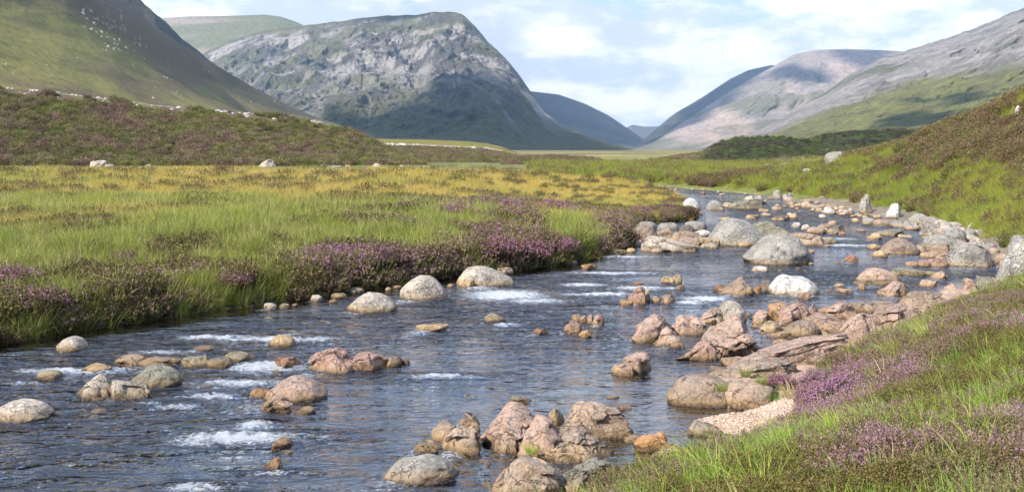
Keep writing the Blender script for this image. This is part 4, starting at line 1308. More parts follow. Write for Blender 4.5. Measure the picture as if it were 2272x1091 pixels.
def cobbles(n, poly, wr, label, group, tints, styles=('round', 'round', 'block'), name='cobble', flat=1.0):
    k, tries = 0, 0
    P = np.array(poly, float)
    got = []
    while k < n and tries < 9000:
        tries += 1
        px = _rs.uniform(P[:, 0].min(), P[:, 0].max())
        py = _rs.uniform(P[:, 1].min(), P[:, 1].max())
        if not inside(np.array([px]), np.array([py]), [tuple(q) for q in poly])[0]:
            continue
        w = at(px, py)[1] / F * _rs.uniform(*wr) * (1 + 0.5 * _rs.random() ** 3)
        p = at(px, py, 0.0)
        zg = float(ground_h([p[0]], [p[1]])[0])
        for _ in range(3):
            p = at(px, py, max(zg, 0.0))
            zg = float(ground_h([p[0]], [p[1]])[0])
        zb = max(zg - 0.01, -0.01)
        if any((p[0] - a) ** 2 + ((p[1] - b) * 0.8) ** 2 < (0.40 * (w + c)) ** 2 for a, b, c in got):
            continue
        got.append((p[0], p[1], w))
        _seed[0] += 1
        o = make_rock((p[0], p[1], zb), w, w * _rs.uniform(.6, .95), w * _rs.uniform(.30, .52) * flat, str(_rs.choice(styles)), str(_rs.choice(tints)), float(_rs.random() < .2) * .3, None,
                      _rs.uniform(0, 6.28), name, 4 if w > 0.25 else 3, _seed[0])
        tag(o, label, name.replace('_', ' '), group)
        ROCK_FOOT.append((p[0], p[1], w / 2, w / 2, zb))
        k += 1


cobbles(62, [(1745, 442), (1800, 448), (1900, 470), (1965, 486), (1920, 486), (1850, 477), (1750, 458)], (9, 19), 'pinkish cobble on the strip of shingle along the upper right shore', 'cobbles on the upper right shingle strip', ['pink', 'pale', 'tan', 'pale', 'pink', 'white'])
cobbles(66, [(2000, 492), (2070, 486), (2130, 500), (2260, 535), (2215, 560), (2120, 545), (2050, 540), (2030, 515)], (14, 34), 'grey cobble filling the gaps in the boulder heap on the right shore', 'cobbles in the right boulder heap', ['grey', 'pale', 'grey', 'brown', 'white', 'pink'])
cobbles(34, [(1460, 417), (1560, 422), (1700, 436), (1850, 466), (1800, 478), (1720, 460), (1620, 436), (1500, 425)], (5, 12), 'small pale stone showing above the shallow far reach of the river', 'stones in the far reach of the river', ['pale', 'pink', 'white', 'tan'], name='stone')
cobbles(26, [(1560, 640), (1700, 690), (1900, 640), (1990, 640), (1880, 560), (1960, 520), (1850, 500), (1780, 560)], (7, 15), 'small reddish stone just breaking the riffled water right of centre', 'small stones in the riffle', ['red', 'rose', 'dark', 'brown'], name='river_stone')
cobbles(22, [(1640, 690), (1830, 690), (1870, 735), (1760, 760), (1660, 745)], (9, 22), 'small pink stone filling the gaps among the right pink rocks', 'small stones among the pink rocks', ['pink', 'rose', 'tan', 'brown'], name='stone')
cobbles(44, [(1690, 700), (1850, 690), (1960, 680), (1990, 700), (1890, 765), (1780, 775), (1700, 755)], (30, 62), 'flat angular pink slab among the pink rocks of the right shore', 'flat slabs of the right shore', ['pink', 'rose', 'pink', 'brown'], ('slab', 'block'), 'flat_stone', 0.6)
cobbles(14, [(1560, 815), (1780, 775), (1880, 770), (1800, 830), (1640, 850)], (26, 60), 'flat slab resting on the wide ledge of the near right shore', 'flat slabs on the wide ledge', ['pink', 'brown', 'grey'], ('slab',), 'flat_stone', 0.5)
cobbles(44, [(1080, 880), (1380, 880), (1420, 1010), (1380, 1080), (1000, 1080), (930, 960)], (12, 42), 'low angular stone beside the foreground rock group', 'low stones round the foreground rocks', ['pink', 'brown', 'rose', 'olive'], ('slab', 'block'), 'river_stone', 0.6)
cobbles(26, [(40, 780), (700, 730), (760, 840), (640, 1060), (420, 960), (100, 900)], (10, 34), 'low stone just breaking the surface in the left of the river', 'low stones in the left of the river', ['olive', 'brown', 'red', 'dark'], ('slab', 'round'), 'river_stone', 0.35)


def hit(px, py, default):
    Ys = np.geomspace(4, 300, 1200)
    P = atd(px, py, Ys)
    k = np.nonzero(P[:, 2] <= ground_h(P[:, 0], P[:, 1]))[0]
    return float(Ys[k[0]]) if len(k) else default


# --- pale stones along the meadow edge and on the right bank
for x, y, w, h, t, lb in [(217, 370, 36, 14, 'white', 'large white stone at the foot of the heather terrace on the left'), (243, 372, 20, 8, 'white', 'smaller white stone right beside the large one under the terrace'),
                          (596, 369, 32, 15, 'white', 'white slab sided stone under the middle of the heather terrace'), (62, 375, 26, 9, 'dark', 'dark grey stone at the left end of the golden meadow'), (330, 371, 12, 7, 'white', 'tiny white stone alone under the terrace between the larger ones'),
                          (722, 377, 24, 12, 'white', 'white stone at the left of a short row by the golden grass'), (745, 376, 24, 9, 'grey', 'grey flat stone in the short row by the golden grass'), (772, 375, 16, 9, 'white', 'white stone at the right end of the short row by the golden grass'),
                          (837, 374, 18, 11, 'white', 'bright white stone by itself before the second terrace'), (845, 376, 9, 6, 'pale', 'tiny pale stone touching the bright white one'), (891, 374, 14, 8, 'white', 'small white stone right of the bright white one'),
                          (946, 375, 14, 7, 'white', 'last white stone at the right of the meadow edge'), (650, 378, 9, 5, 'white', 'tiny white stone in the golden grass')]:
    zz = 0.55
    R(x - w / 2, x + w / 2, y - h, y, 'block', 'pale' if t == 'white' else t, lb, Y=126.0, name='stone', cat='stone', lich=.2)
for x0, x1, yt, yb, t, lb, Yd in [(1832, 1884, 334, 354, 'grey', 'big grey boulder perched on the slope at the end of the right hill', 100.0), (1822, 1838, 347, 355, 'grey', 'small stone at the left of the perched grey boulder', 99.0),
                                  (1780, 1800, 376, 389, 'white', 'pale stone standing in the grass of the right meadow', 88.0), (1760, 1795, 366, 376, 'grey', 'flat grey stone above the pale one in the right meadow', 96.0), (1682, 1722, 366, 378, 'grey', 'low grey rocks edge at the left of the right meadow', 104.0),
                                  (1730, 1752, 360, 369, 'pale', 'pale stone behind the flat grey one in the right meadow', 108.0), (1608, 1624, 369, 375, 'grey', 'small grey stone far off beside the dark hillock', 112.0),
                                  (2254, 2284, 234, 251, 'white', 'white stone high on the right heather slope at the picture edge', 57.0)]:
    Yh = hit((x0 + x1) / 2, yb, 999.0)
    if Yh > 112:                                   # the ground falls away there: stand it on the brow nearest to that ray
        Ys = np.linspace(45, 110, 60)
        Pq = atd((x0 + x1) / 2, yb, Ys)
        gz = ground_h(Pq[:, 0], Pq[:, 1])
        pq = project(Pq[:, 0], Pq[:, 1], gz)[1]
        k = int(np.argmin(pq))
        Yh, dy_ = float(Ys[k]), float(pq[k]) - yb
        yt, yb = yt + dy_ - 4, yb + dy_ + 2
    R(x0, x1, yt - 2, yb, 'round', t, lb, Y=Yh, lich=.4, dep=.7)


def strewn(key, rows, n, wr, tints, label, group, name='stone', flat=0.6):
    """single stones lying on a hill's surface inside pixel boxes (x0, x1, y0, y1)"""
    P = SURF[key][0].reshape(-1, 3)
    a, b = project(P[:, 0], P[:, 1], P[:, 2])
    idx = np.zeros(len(P), bool)
    for x0, x1, y0, y1 in rows:
        idx |= (a > x0) & (a < x1) & (b > y0) & (b < y1)
    idx = np.nonzero(idx)[0]
    if len(idx) == 0:
        return
    for j in _rs.choice(idx, min(n, len(idx)), replace=False):
        w = P[j, 1] / F * _rs.uniform(*wr)
        _seed[0] += 1
        o = make_rock(tuple(P[j]), w, w * .8, w * flat, 'block', str(_rs.choice(tints)), .3, None, _rs.uniform(0, 6), name, 3, _seed[0])
        tag(o, label, name, group)


def along(key, pxs, row_v, n, wr, tints, label, group):
    P = SURF[key][0]
    nv, nu = P.shape[:2]
    for _ in range(n):
        r = max(0, min(nv - 1, int(round((row_v + _rs.random() ** 2 * 0.11) * nv))))
        a, b = project(P[r, :, 0], P[r, :, 1], P[r, :, 2])
        lo, hi = pxs[_rs.integers(len(pxs))]
        j = np.argmin(abs(a - _rs.uniform(lo, hi)))
        w = P[r, j, 1] / F * _rs.uniform(*wr)
        _seed[0] += 1
        o = make_rock(tuple(P[r, j]), w, w * .8, w * .36, 'block', str(_rs.choice(tints)), .3, None, _rs.uniform(0, 6), 'stone', 2, _seed[0])
        tag(o, label, 'stone', group)


RIM = [(0, 90), (120, 250), (290, 420), (470, 640), (500, 620), (560, 640), (690, 760)]
along('terrace', RIM, 0.0, 110, (2.5, 11), ['white', 'pale', 'pale'], 'bleached stone lying along the rim of the big heather terrace', 'bleached stones on the rim of the big terrace')
along('terrace2', [(830, 930), (845, 890), (930, 1130)], 0.32, 34, (5, 13), ['white', 'pale'], 'bleached stone lying along the edge of the low second terrace', 'bleached stones on the edge of the second terrace')
strewn('left', [(215, 290, 50, 115), (250, 310, 85, 118), (320, 352, 98, 112), (180, 270, 20, 70)], 60, (3, 10), ['olive', 'brown', 'grey'], 'grey boulder of the boulder field high on the left hillside', 'boulder field on the left hillside', 'boulder')
strewn('left', [(300, 620, 120, 230), (0, 300, 120, 190)], 22, (2.5, 5), ['grey', 'pale'], 'small grey stone scattered on the grassy left hillside', 'stones on the grassy left hillside')
strewn('dark1', [(1560, 1900, 308, 360)], 34, (3, 9), ['grey', 'white', 'pale'], 'pale stone dotting the shaded dark hillock', 'stones on the dark hillock')
strewn('low', [(1450, 1600, 340, 362)], 8, (4, 8), ['white', 'pale'], 'white stone on the low green hillock left of the dark one', 'stones on the low green hillock')
strewn('hillock', [(1130, 1330, 350, 362)], 14, (4, 8), ['white', 'pale'], 'white stone on the low brown hillock at the end of the meadow', 'stones on the low brown hillock')


build_water()
# ------------------------------------------------------------------ plants: pieces that are scattered
def ribbon(base, dirv, length, width, bend, nseg, rs, tipw=0.15):
    """one curved blade as a strip of quads; returns verts, quads"""
    d = dirv / np.linalg.norm(dirv)
    side = np.cross(d, [0, 0, 1.0])
    if np.linalg.norm(side) < 1e-3:
        side = np.array([1.0, 0, 0])
    side /= np.linalg.norm(side)
    a = rs.uniform(0, 6.28)
    other = np.cross(side, d)
    side = side * math.cos(a * 0.3) + other * math.sin(a * 0.3)
    V = []
    p = base.copy()
    cur = d.copy()
    hor = np.array([d[0], d[1], 0.0])
    hn = np.linalg.norm(hor)
    hor = hor / hn if hn > 1e-3 else np.array([math.cos(a), math.sin(a), 0])
    for k in range(nseg + 1):
        t = k / nseg
        w = width * (1 - t) ** 0.7 + width * tipw * 0.4
        V += [p - side * w / 2, p + side * w / 2]
        cur = cur + (hor * 0.55 - np.array([0, 0, 0.45])) * bend * (1.0 / nseg) * (0.4 + 1.6 * t)
        cur /= np.linalg.norm(cur)
        p = p + cur * length / nseg
    Q = [(2 * k, 2 * k + 1, 2 * k + 3, 2 * k + 2) for k in range(nseg)]
    return V, Q


class Acc:
    def __init__(self):
        self.V, self.Q, self.M, self.Rn = [], [], [], []
        self.n = 0

    def add(self, V, Q, m, r):
        self.V += list(V)
        self.Q += [tuple(i + self.n for i in q) for q in Q]
        self.M += [m] * len(Q)
        self.Rn += [r] * len(V)
        self.n += len(V)

    def mesh(self, name, mats, keep=None):
        Q, M = np.array(self.Q), np.array(self.M)
        if keep is not None:
            Q = Q[M == keep]
            M = np.zeros(len(Q), int)
        return raw_mesh(name, np.array(self.V), Q, mats, False, midx=M, attrs={'rnd': np.array(self.Rn)})


def grass_tuft(seed, n=42, hmin=0.16, hmax=0.42, width=0.0075, spread=0.10, bend=0.9):
    rs = np.random.default_rng(seed)
    A = Acc()
    for _ in range(n):
        r, th = spread * math.sqrt(rs.random()), rs.uniform(0, 6.28)
        b = np.array([r * math.cos(th), r * math.sin(th), -0.03])
        th2 = th + rs.normal() * 0.7
        tilt = abs(rs.normal()) * 0.32 + 0.06
        d = np.array([math.cos(th2) * math.sin(tilt), math.sin(th2) * math.sin(tilt), math.cos(tilt)])
        V, Q = ribbon(b, d, rs.uniform(hmin, hmax), width * rs.uniform(.6, 1.25), bend * rs.uniform(0.3, 1.5), 4, rs)
        A.add(V, Q, 0, rs.random())
    return A


def heather_clump(seed, n=95, R_=0.17, h0=0.16, h1=0.34, flower=0.5, bright=False, leaf=9, ls=1.0, top=0.74):
    rs = np.random.default_rng(seed)
    A = Acc()
    for _ in range(n):
        r, th = R_ * math.sqrt(rs.random()), rs.uniform(0, 6.28)
        b = np.array([r * math.cos(th) * 0.6, r * math.sin(th) * 0.6, -0.04])
        tilt = 0.75 * r / R_ * rs.uniform(0.5, 1.2) + 0.05
        th2 = th + rs.normal() * 0.4
        d = np.array([math.cos(th2) * math.sin(tilt), math.sin(th2) * math.sin(tilt), math.cos(tilt)])
        ln = rs.uniform(h0, h1) * (1 - 0.25 * r / R_)
        V, Q = ribbon(b, d, ln, 0.006, 0.15, 2, rs)
        A.add(V, Q, 0, 0.2 * rs.random())
        fl = rs.random() < flower
        for k in range(leaf):
            t = 0.30 + 0.70 * (k + rs.random()) / leaf
            p = b + d * ln * t + rs.normal(size=3) * 0.006 * (0.4 + 0.6 * ls)
            e = rs.normal(size=3)
            e[2] = abs(e[2]) + 0.5
            e /= np.linalg.norm(e)
            s = np.cross(e, rs.normal(size=3))
            s /= np.linalg.norm(s) + 1e-9
            L_, w = rs.uniform(0.018, 0.032) * ls, rs.uniform(0.007, 0.012) * ls
            isf = fl and t > top
            if isf:
                L_, w = L_ * 0.75, w * 1.25
            A.add([p - s * w, p + s * w, p + s * w * 0.6 + e * L_, p - s * w * 0.6 + e * L_], [(0, 1, 2, 3)], (2 if bright else 1) if isf else 0, rs.random())
    return A


PROTO = bpy.data.collections.new('plant_pieces')          # not linked: only the source of the scattered ground cover


def proto(coll, name, me):
    o = bpy.data.objects.new(name, me)
    coll.objects.link(o)


C_GRASS = bpy.data.collections.new('grass_pieces')
for i in range(6):
    proto(C_GRASS, 'blades_%d' % i, grass_tuft(50 + i, bend=[.6, .9, 1.3, .5, 1.6, 1.0][i], hmax=[.42, .36, .44, .5, .34, .4][i]).mesh('blades', [M_GRASS]))
C_HEATH = bpy.data.collections.new('heather_pieces')
for i in range(6):   # 0,1 without flowers; 2,3 some; 4,5 in full flower
    proto(C_HEATH, 'sprigs_%d' % i, heather_clump(80 + i, flower=[.0, .03, .14, .26, .42, .55][i], bright=(i == 5)).mesh('sprigs', [M_HLEAF, M_FLOWER, M_FLOWER2]))


C_NEAR = bpy.data.collections.new('fine_heather_pieces')
for i in range(6):
    proto(C_NEAR, 'fine_%d' % i, heather_clump(180 + i, n=130, flower=[.0, .05, .22, .40, .60, .8][i], bright=(i == 5), leaf=17, ls=0.52, top=0.60).mesh('fine', [M_HLEAF, M_FLOWER, M_FLOWER2]))
C_LONG = bpy.data.collections.new('long_grass_pieces')
for i in range(4):
    proto(C_LONG, 'long_%d' % i, grass_tuft(250 + i, n=16, hmin=.25, hmax=.55, width=.009, spread=.07, bend=[1.1, 1.6, 2.0, 1.3][i]).mesh('long', [M_GRASS]))


def scatter(name, coll, P, scl, var, tint, label, rs, lean=0.12):
    n = len(P)
    me = bpy.data.meshes.new(name)
    me.vertices.add(n)
    me.vertices.foreach_set('co', np.ascontiguousarray(P, np.float32).ravel())
    rot = np.column_stack([rs.normal(size=n) * lean, rs.normal(size=n) * lean, rs.uniform(0, 6.28, n)]).astype(np.float32)
    a = me.attributes.new('rot', 'FLOAT_VECTOR', 'POINT')
    a.data.foreach_set('vector', rot.ravel())
    a = me.attributes.new('scl', 'FLOAT', 'POINT')
    a.data.foreach_set('value', np.ascontiguousarray(scl, np.float32))
    a = me.attributes.new('var', 'INT', 'POINT')
    a.data.foreach_set('value', np.ascontiguousarray(var, np.int32))
    a = me.attributes.new('tint', 'FLOAT_COLOR', 'POINT')
    c = np.ones((n, 4), np.float32)
    c[:, :3] = np.clip(tint, 0.005, 1)
    a.data.foreach_set('color', c.ravel())
    o = link(name, me)
    ng = bpy.data.node_groups.new(name + '_scatter', 'GeometryNodeTree')
    ng.interface.new_socket('Geometry', in_out='INPUT', socket_type='NodeSocketGeometry')
    ng.interface.new_socket('Geometry', in_out='OUTPUT', socket_type='NodeSocketGeometry')
    gi, go = ng.nodes.new('NodeGroupInput'), ng.nodes.new('NodeGroupOutput')
    ci = ng.nodes.new('GeometryNodeCollectionInfo')
    ci.inputs['Collection'].default_value = coll
    ci.inputs['Separate Children'].default_value = True
    ci.inputs['Reset Children'].default_value = True
    ip = ng.nodes.new('GeometryNodeInstanceOnPoints')
    ip.inputs['Pick Instance'].default_value = True

    def na(nm, ty):
        q = ng.nodes.new('GeometryNodeInputNamedAttribute')
        q.data_type = ty
        q.inputs['Name'].default_value = nm
        return q.outputs['Attribute']
    ng.links.new(gi.outputs[0], ip.inputs['Points'])
    ng.links.new(ci.outputs[0], ip.inputs['Instance'])
    ng.links.new(na('var', 'INT'), ip.inputs['Instance Index'])
    ng.links.new(na('rot', 'FLOAT_VECTOR'), ip.inputs['Rotation'])
    ng.links.new(na('scl', 'FLOAT'), ip.inputs['Scale'])
    ng.links.new(ip.outputs[0], go.inputs[0])
    md = o.modifiers.new('scatter', 'NODES')
    md.node_group = ng
    tag(o, label, None, None, 'stuff')
    return o


RS = np.random.default_rng(21)
G_GREEN, G_LIME, G_GOLD, G_STRAW, G_DEEP = map(np.array, ((0.30, 0.33, 0.075), (0.41, 0.46, 0.09), (0.64, 0.47, 0.12), (0.66, 0.56, 0.27), (0.13, 0.18, 0.04)))
H_GREEN, H_BROWN, H_OLIVE = map(np.array, ((0.105, 0.12, 0.035), (0.145, 0.09, 0.06), (0.16, 0.15, 0.05)))


def lerp3(a, b, t):
    t = np.clip(t, 0, 1)[:, None]
    return a * (1 - t) + b * t


def clear_of_rocks(x, y, grow=0.02):
    ok = np.ones(len(x), bool)
    for cx, cy, a, b, z in ROCK_FOOT:
        ok &= ((x - cx) / (a * 0.95 + grow)) ** 2 + ((y - cy) / (b * 0.95 + grow)) ** 2 > 1
    return ok


def fan(n, y0, y1, p, xs=0.60, pad=1.5):
    """points in the wedge that can be seen, density falling with distance"""
    u = RS.random(n)
    q = 2.0 - p
    y = (y0 ** q + (y1 ** q - y0 ** q) * u) ** (1 / q)
    x = RS.uniform(-1, 1, n) * (xs * y + pad)
    return x, y


# ---- left meadow, its bank and the far right bank
x, y = fan(260000, 8, 150, 1.75, 0.56)
h, dl, drf, drn, wet, s, n1, n2 = ground_h(x, y, True)
left = (dl <= drf) & (dl < drn)
m = (~wet) & left & (dl > 0.03)
x, y, h, dl, n1, n2 = [v[m] for v in (x, y, h, dl, n1, n2)]
n3 = fbm(xy(x, y, 0.09, 4.4), 5)
hp = fbm(xy(x, y, 0.55, 31.0), 4)
# heather: thick by the water, in patches inside; purple bushes on the point
edge = sst(2.6, 0.2, dl)
tip = sst(7.5, 2.0, np.hypot((x - at(1240, 480, .8)[0]) * 0.8, (y - at(1240, 480, .8)[1]) * 0.35))
P_h = np.clip(sst(0.56, 0.65, hp - 0.035 + 0.19 * edge + 0.10 * tip + 0.2 * (n3 - .5)), 0.012, 0.90) * (1 - 0.84 * sst(34, 58, y + 50 * (n3 - .5)))
is_h = RS.random(len(x)) < P_h
big = (1.0 + 0.022 * np.maximum(0, y - 18)) * (1 - 0.5 * sst(17, 5, np.hypot(x - 9.5, (y - 60) * 0.45)))
thin = RS.random(len(x)) < np.where(is_h, 0.75, 1.0)
g = ~is_h
gold = sst(27, 52, y + 46 * (n3 - 0.5))
tint = lerp3(lerp3(G_GREEN, G_LIME, RS.random(len(x)) * 0.7 + 1.2 * (n1 - 0.5)), G_GOLD, gold * (0.5 + 0.5 * RS.random(len(x))) + 0.75 * sst(0.47, 0.60, n3) * sst(18, 28, y) - 0.5 * sst(0.52, 0.62, n1))
tint = lerp3(tint, G_STRAW, (RS.random(len(x)) < 0.26) * 0.65)
tint = lerp3(tint, G_DEEP, (RS.random(len(x)) < 0.18) * 0.7)
sc = big * RS.uniform(0.65, 1.25, len(x)) * (0.75 + 0.6 * sst(0.3, 0.7, n2)) * (1 - 0.30 * gold)
scatter('grass', C_GRASS, np.column_stack([x, y, h])[g], sc[g], RS.integers(0, 6, g.sum()), tint[g], 'long green and golden grass covering the left meadow', RS)
k = is_h & thin
fl = np.clip(0.10 + 1.5 * (fbm(xy(x, y, 0.8, 77.0), 3) - 0.5) + 0.50 * tip + 0.30 * edge, 0, 0.999)
var = np.clip((fl * 6 + RS.normal(size=len(x)) * 0.9).astype(int), 0, 5)
ht = lerp3(lerp3(H_GREEN, H_OLIVE, RS.random(len(x))), H_BROWN, RS.random(len(x)) * 0.9)
scatter('heather', C_HEATH, np.column_stack([x, y, h])[k], (big * RS.uniform(0.8, 1.5, len(x)))[k], var[k], ht[k] * 1.25, 'brown green heather with purple flowers growing through the left meadow', RS)

# overhanging fringe of the left bank
x, y = fan(60000, 9, 90, 1.6, 0.6)
d = poly_dist(x, y, LW)
wet = inside(x, y, RIVER)
m = (d < 0.55) & ~wet
x, y = x[m], y[m]
h = ground_h(x, y)
fh = RS.random(len(x)) < np.clip(0.40 + 2.2 * (fbm(xy(x, y, 0.7, 5.0), 3) - 0.5), 0.08, 0.9)
nt_ = lerp3(lerp3(H_GREEN, H_OLIVE, RS.random(len(x))), H_BROWN, RS.random(len(x)) * 0.9)
v_ = np.clip((RS.random(len(x)) * 5 * (0.5 + fbm(xy(x, y, 0.8, 77.0), 3))).astype(int), 0, 5)
b_ = (1.0 + 0.012 * np.maximum(0, y - 18)) * (1 - 0.5 * sst(17, 5, np.hypot(x - 9.5, (y - 60) * 0.45))) * RS.uniform(0.65, 1.25, len(x))
scatter('heather', C_HEATH, np.column_stack([x, y, h + .02])[fh], b_[fh], v_[fh], nt_[fh], 'dark heather overhanging the left river bank', RS, 0.35)
fg = ~fh
gt = lerp3(G_GREEN, G_LIME, RS.random(len(x)))
gt = lerp3(gt, G_STRAW, (RS.random(len(x)) < 0.15) * 0.8)
scatter('grass', C_GRASS, np.column_stack([x, y, h])[fg], (b_ * 0.95)[fg], RS.integers(0, 6, fg.sum()), gt[fg], 'grass hanging over the left river bank', RS, 0.35)

# ---- right bank beyond the river and the heather hill
x, y = fan(170000, 24, 125, 1.35, 0.60, 3)
m0 = x > 2
x, y = x[m0], y[m0]
h, dl, drf, drn, wet, s, n1, n2 = ground_h(x, y, True)
m = (~wet) & (drf < dl) & (drf < drn) & (drf > 0.9 + 0.5 * n2) & ((drf > 1.5) | (y > 38) | (n2 > .6)) & (x > -2)
x, y, h, drf, n1, n2 = [v[m] for v in (x, y, h, drf, n1, n2)]
m = clear_of_rocks(x, y, 0.05)
x, y, h, drf, n1, n2 = [v[m] for v in (x, y, h, drf, n1, n2)]
n3 = fbm(xy(x, y, 0.16, 14.4), 5)
up = sst(1.2, 3.6, h)
P_h = sst(0.48, 0.62, n3 + 0.22 * (up - 0.6) + 0.10 * (n2 - .5))
is_h = RS.random(len(x)) < np.clip(P_h, 0.05, 0.97)
big = 1.0 + 0.016 * np.maximum(0, y - 18)
tint = lerp3(lerp3(G_GREEN, G_LIME, RS.random(len(x)) * 0.9), G_GOLD * 0.75, RS.random(len(x)) * 0.5 * sst(0.40, 0.6, n1))
g = ~is_h
scatter('grass', C_GRASS, np.column_stack([x, y, h])[g], (big * RS.uniform(0.6, 1.15, len(x)))[g], RS.integers(0, 6, g.sum()), tint[g] * np.array([0.86, 0.88, 0.8]), 'yellow green grass on the right bank and hill foot', RS)
var = np.clip((RS.random(len(x)) * 3.0 + 2.2 * (n2 - 0.45)).astype(int), 0, 4)
ht = lerp3(lerp3(H_GREEN, H_OLIVE, RS.random(len(x))), H_BROWN, RS.random(len(x)) * 1.1)
scatter('heather', C_HEATH, np.column_stack([x, y, h])[is_h], (big * RS.uniform(0.8, 1.4, len(x)))[is_h], var[is_h], ht[is_h] * 1.35, 'brown purple heather covering the right hill', RS)

# ---- near right bank
x = RS.uniform(-1.5, 17, 150000)
y = RS.uniform(2.0, 24, 150000)
m = (x < 0.85 * y + 1.8) & (x > -0.58 * y - 0.7) & (RS.random(len(x)) < np.clip(9.0 / y, 0.3, 1))
x, y = x[m], y[m]
h, dl, drf, drn, wet, s, n1, n2 = ground_h(x, y, True)
m = (s > 0.01 + 0.10 * n2) & ~wet
x, y, h, s, n1, n2 = [v[m] for v in (x, y, h, s, n1, n2)]
m = clear_of_rocks(x, y, -0.05)
x, y, h, s, n1, n2 = [v[m] for v in (x, y, h, s, n1, n2)]
n3 = fbm(xy(x, y, 0.55, 3.4), 4)
purp = np.maximum(sst(1.35, 0.2, np.hypot(x - at(1850, 880, .4)[0], (y - at(1850, 880, .4)[1]) * .8)), 0.55 * sst(0.9, 0.2, np.hypot(x - at(1700, 1010, .4)[0], y - at(1700, 1010, .4)[1])))
P_h = np.clip(sst(0.40, 0.66, n3 + 0.25 * purp), 0.26, 0.86)
is_h = RS.random(len(x)) < P_h
keep = RS.random(len(x)) < np.where(is_h, 0.46, 0.45)
g = ~is_h & keep
tint = lerp3(lerp3(G_GREEN, G_LIME, RS.random(len(x)) * 0.8 + 0.8 * (n1 - .4)), G_STRAW, (RS.random(len(x)) < 0.08) * 0.7)
tint = lerp3(tint, np.array([0.29, 0.50, 0.07]), 0.75 + 0 * x)
scatter('grass', C_GRASS, np.column_stack([x, y, h])[g], RS.uniform(0.38, 0.78, g.sum()), RS.integers(0, 6, g.sum()), tint[g], 'bright green grass blades in the near right bank', RS, 0.25)
k = is_h & keep
fl = np.clip(0.27 + 2.4 * (fbm(xy(x, y, 1.3, 47.0), 3) - 0.5) + 0.40 * purp, 0, 0.999)
var = np.clip((fl * 6 + RS.normal(size=len(x)) * 0.8).astype(int), 0, 5)
ht = lerp3(lerp3(H_GREEN, H_OLIVE, RS.random(len(x))), H_BROWN, RS.random(len(x)) * 0.8)
var = np.where((purp > 0.35) & (RS.random(len(x)) < 0.8), 5, var)
ht = lerp3(ht, np.array([0.20, 0.16, 0.12]), (fbm(xy(x, y, 1.6, 90.0), 3) > 0.56) * 0.7)
scatter('heather', C_NEAR, np.column_stack([x, y, h])[k], RS.uniform(0.5, 0.95, k.sum()), var[k], ht[k] * np.array([1.25, 1.2, 1.05]), 'flowering heather on the near right bank', RS, 0.2)
q = (RS.random(len(x)) < 0.03 + 0.05 * sst(.5, .62, n3) * g)
tl = lerp3(lerp3(G_LIME, G_GREEN, RS.random(len(x)) * 0.6), G_STRAW, (RS.random(len(x)) < 0.12) * 0.8)
scatter('grass', C_LONG, np.column_stack([x, y, h])[q], RS.uniform(0.5, 0.95, q.sum()), RS.integers(0, 4, q.sum()), tl[q], 'long arching grass blades standing above the near heather', RS, 0.25)


# ---- heather and grass on the terraces and hillocks
def clothe(key, n, smin, smax, gfrac, label, dark=1.0, vmin=0.0, name='heather', green=0.75, bright=1.5, gbright=1.0):
    P = SURF[key][0]
    nv, nu = P.shape[:2]
    a = RS.uniform(vmin, 0.985, n) * (nv - 1)
    b = RS.random(n) * (nu - 1)
    i, j = a.astype(int), b.astype(int)
    fa, fb = (a - i)[:, None], (b - j)[:, None]
    i1, j1 = np.minimum(i + 1, nv - 1), np.minimum(j + 1, nu - 1)
    Q = P[i, j] * (1 - fa) * (1 - fb) + P[i1, j] * fa * (1 - fb) + P[i, j1] * (1 - fa) * fb + P[i1, j1] * fa * fb
    px, py = project(Q[:, 0], Q[:, 1], Q[:, 2])
    ok = (px > -60) & (px < 2332) & (py < 400)
    if key == 'terrace':
        rim = np.zeros(n, bool)
        for lo_, hi_ in RIM:
            rim |= (px > lo_) & (px < hi_)
        ok &= ~(rim & (a / (nv - 1) < 0.16) & (fbm(Q * 0.3, 3) > 0.40))
    Q = Q[ok]
    n = len(Q)
    nn = fbm(Q * 0.12, 4)
    n2_ = fbm(Q * 0.5 + 9, 3)
    isg = (np.clip(0.10 + sst(0.50, 0.57, 0.75 * nn + 0.25 * n2_ + 0.5 * gfrac), 0, 1) * green > RS.random(n))
    t = lerp3(lerp3(H_GREEN, H_OLIVE, RS.random(n)), np.array([0.155, 0.10, 0.075]), 2.2 * (fbm(Q * 0.35 + 40, 4) - 0.28)) * bright * (0.55 + 0.9 * RS.random(n))[:, None]
    scatter(name, C_HEATH, Q[~isg], RS.uniform(smin, smax, (~isg).sum()), np.clip((RS.random((~isg).sum()) * 3.2).astype(int), 0, 4), t[~isg], label, RS, 0.25)
    t = lerp3(G_GREEN, G_LIME, RS.random(n) * 0.8) * 0.62 * gbright
    scatter('grass', C_GRASS, Q[isg], RS.uniform(smin * .7, smax * .7, isg.sum()), RS.integers(0, 6, isg.sum()), t[isg], 'green grass between the ' + label, RS)


clothe('terrace', 19000, 1.4, 3.8, 0.06, 'brown purple heather on the slope of the left terrace', vmin=0.05)
clothe('terrace2', 8000, 1.2, 2.6, 0.06, 'heather on the front of the second terrace', vmin=0.43)
clothe('hillock', 1600, 1.4, 2.6, -0.05, 'heather on the low brown hillock')
clothe('dark1', 9000, 1.1, 2.5, 0.16, 'heather on the dark hillock', bright=2.3, gbright=1.9, green=0.85)
clothe('dark2', 8000, 1.1, 2.5, 0.16, 'heather on the second dark hillock', bright=2.3, gbright=1.9, green=0.85)
clothe('low', 3000, 1.8, 3.0, 0.08, 'heather on the low green hillock')

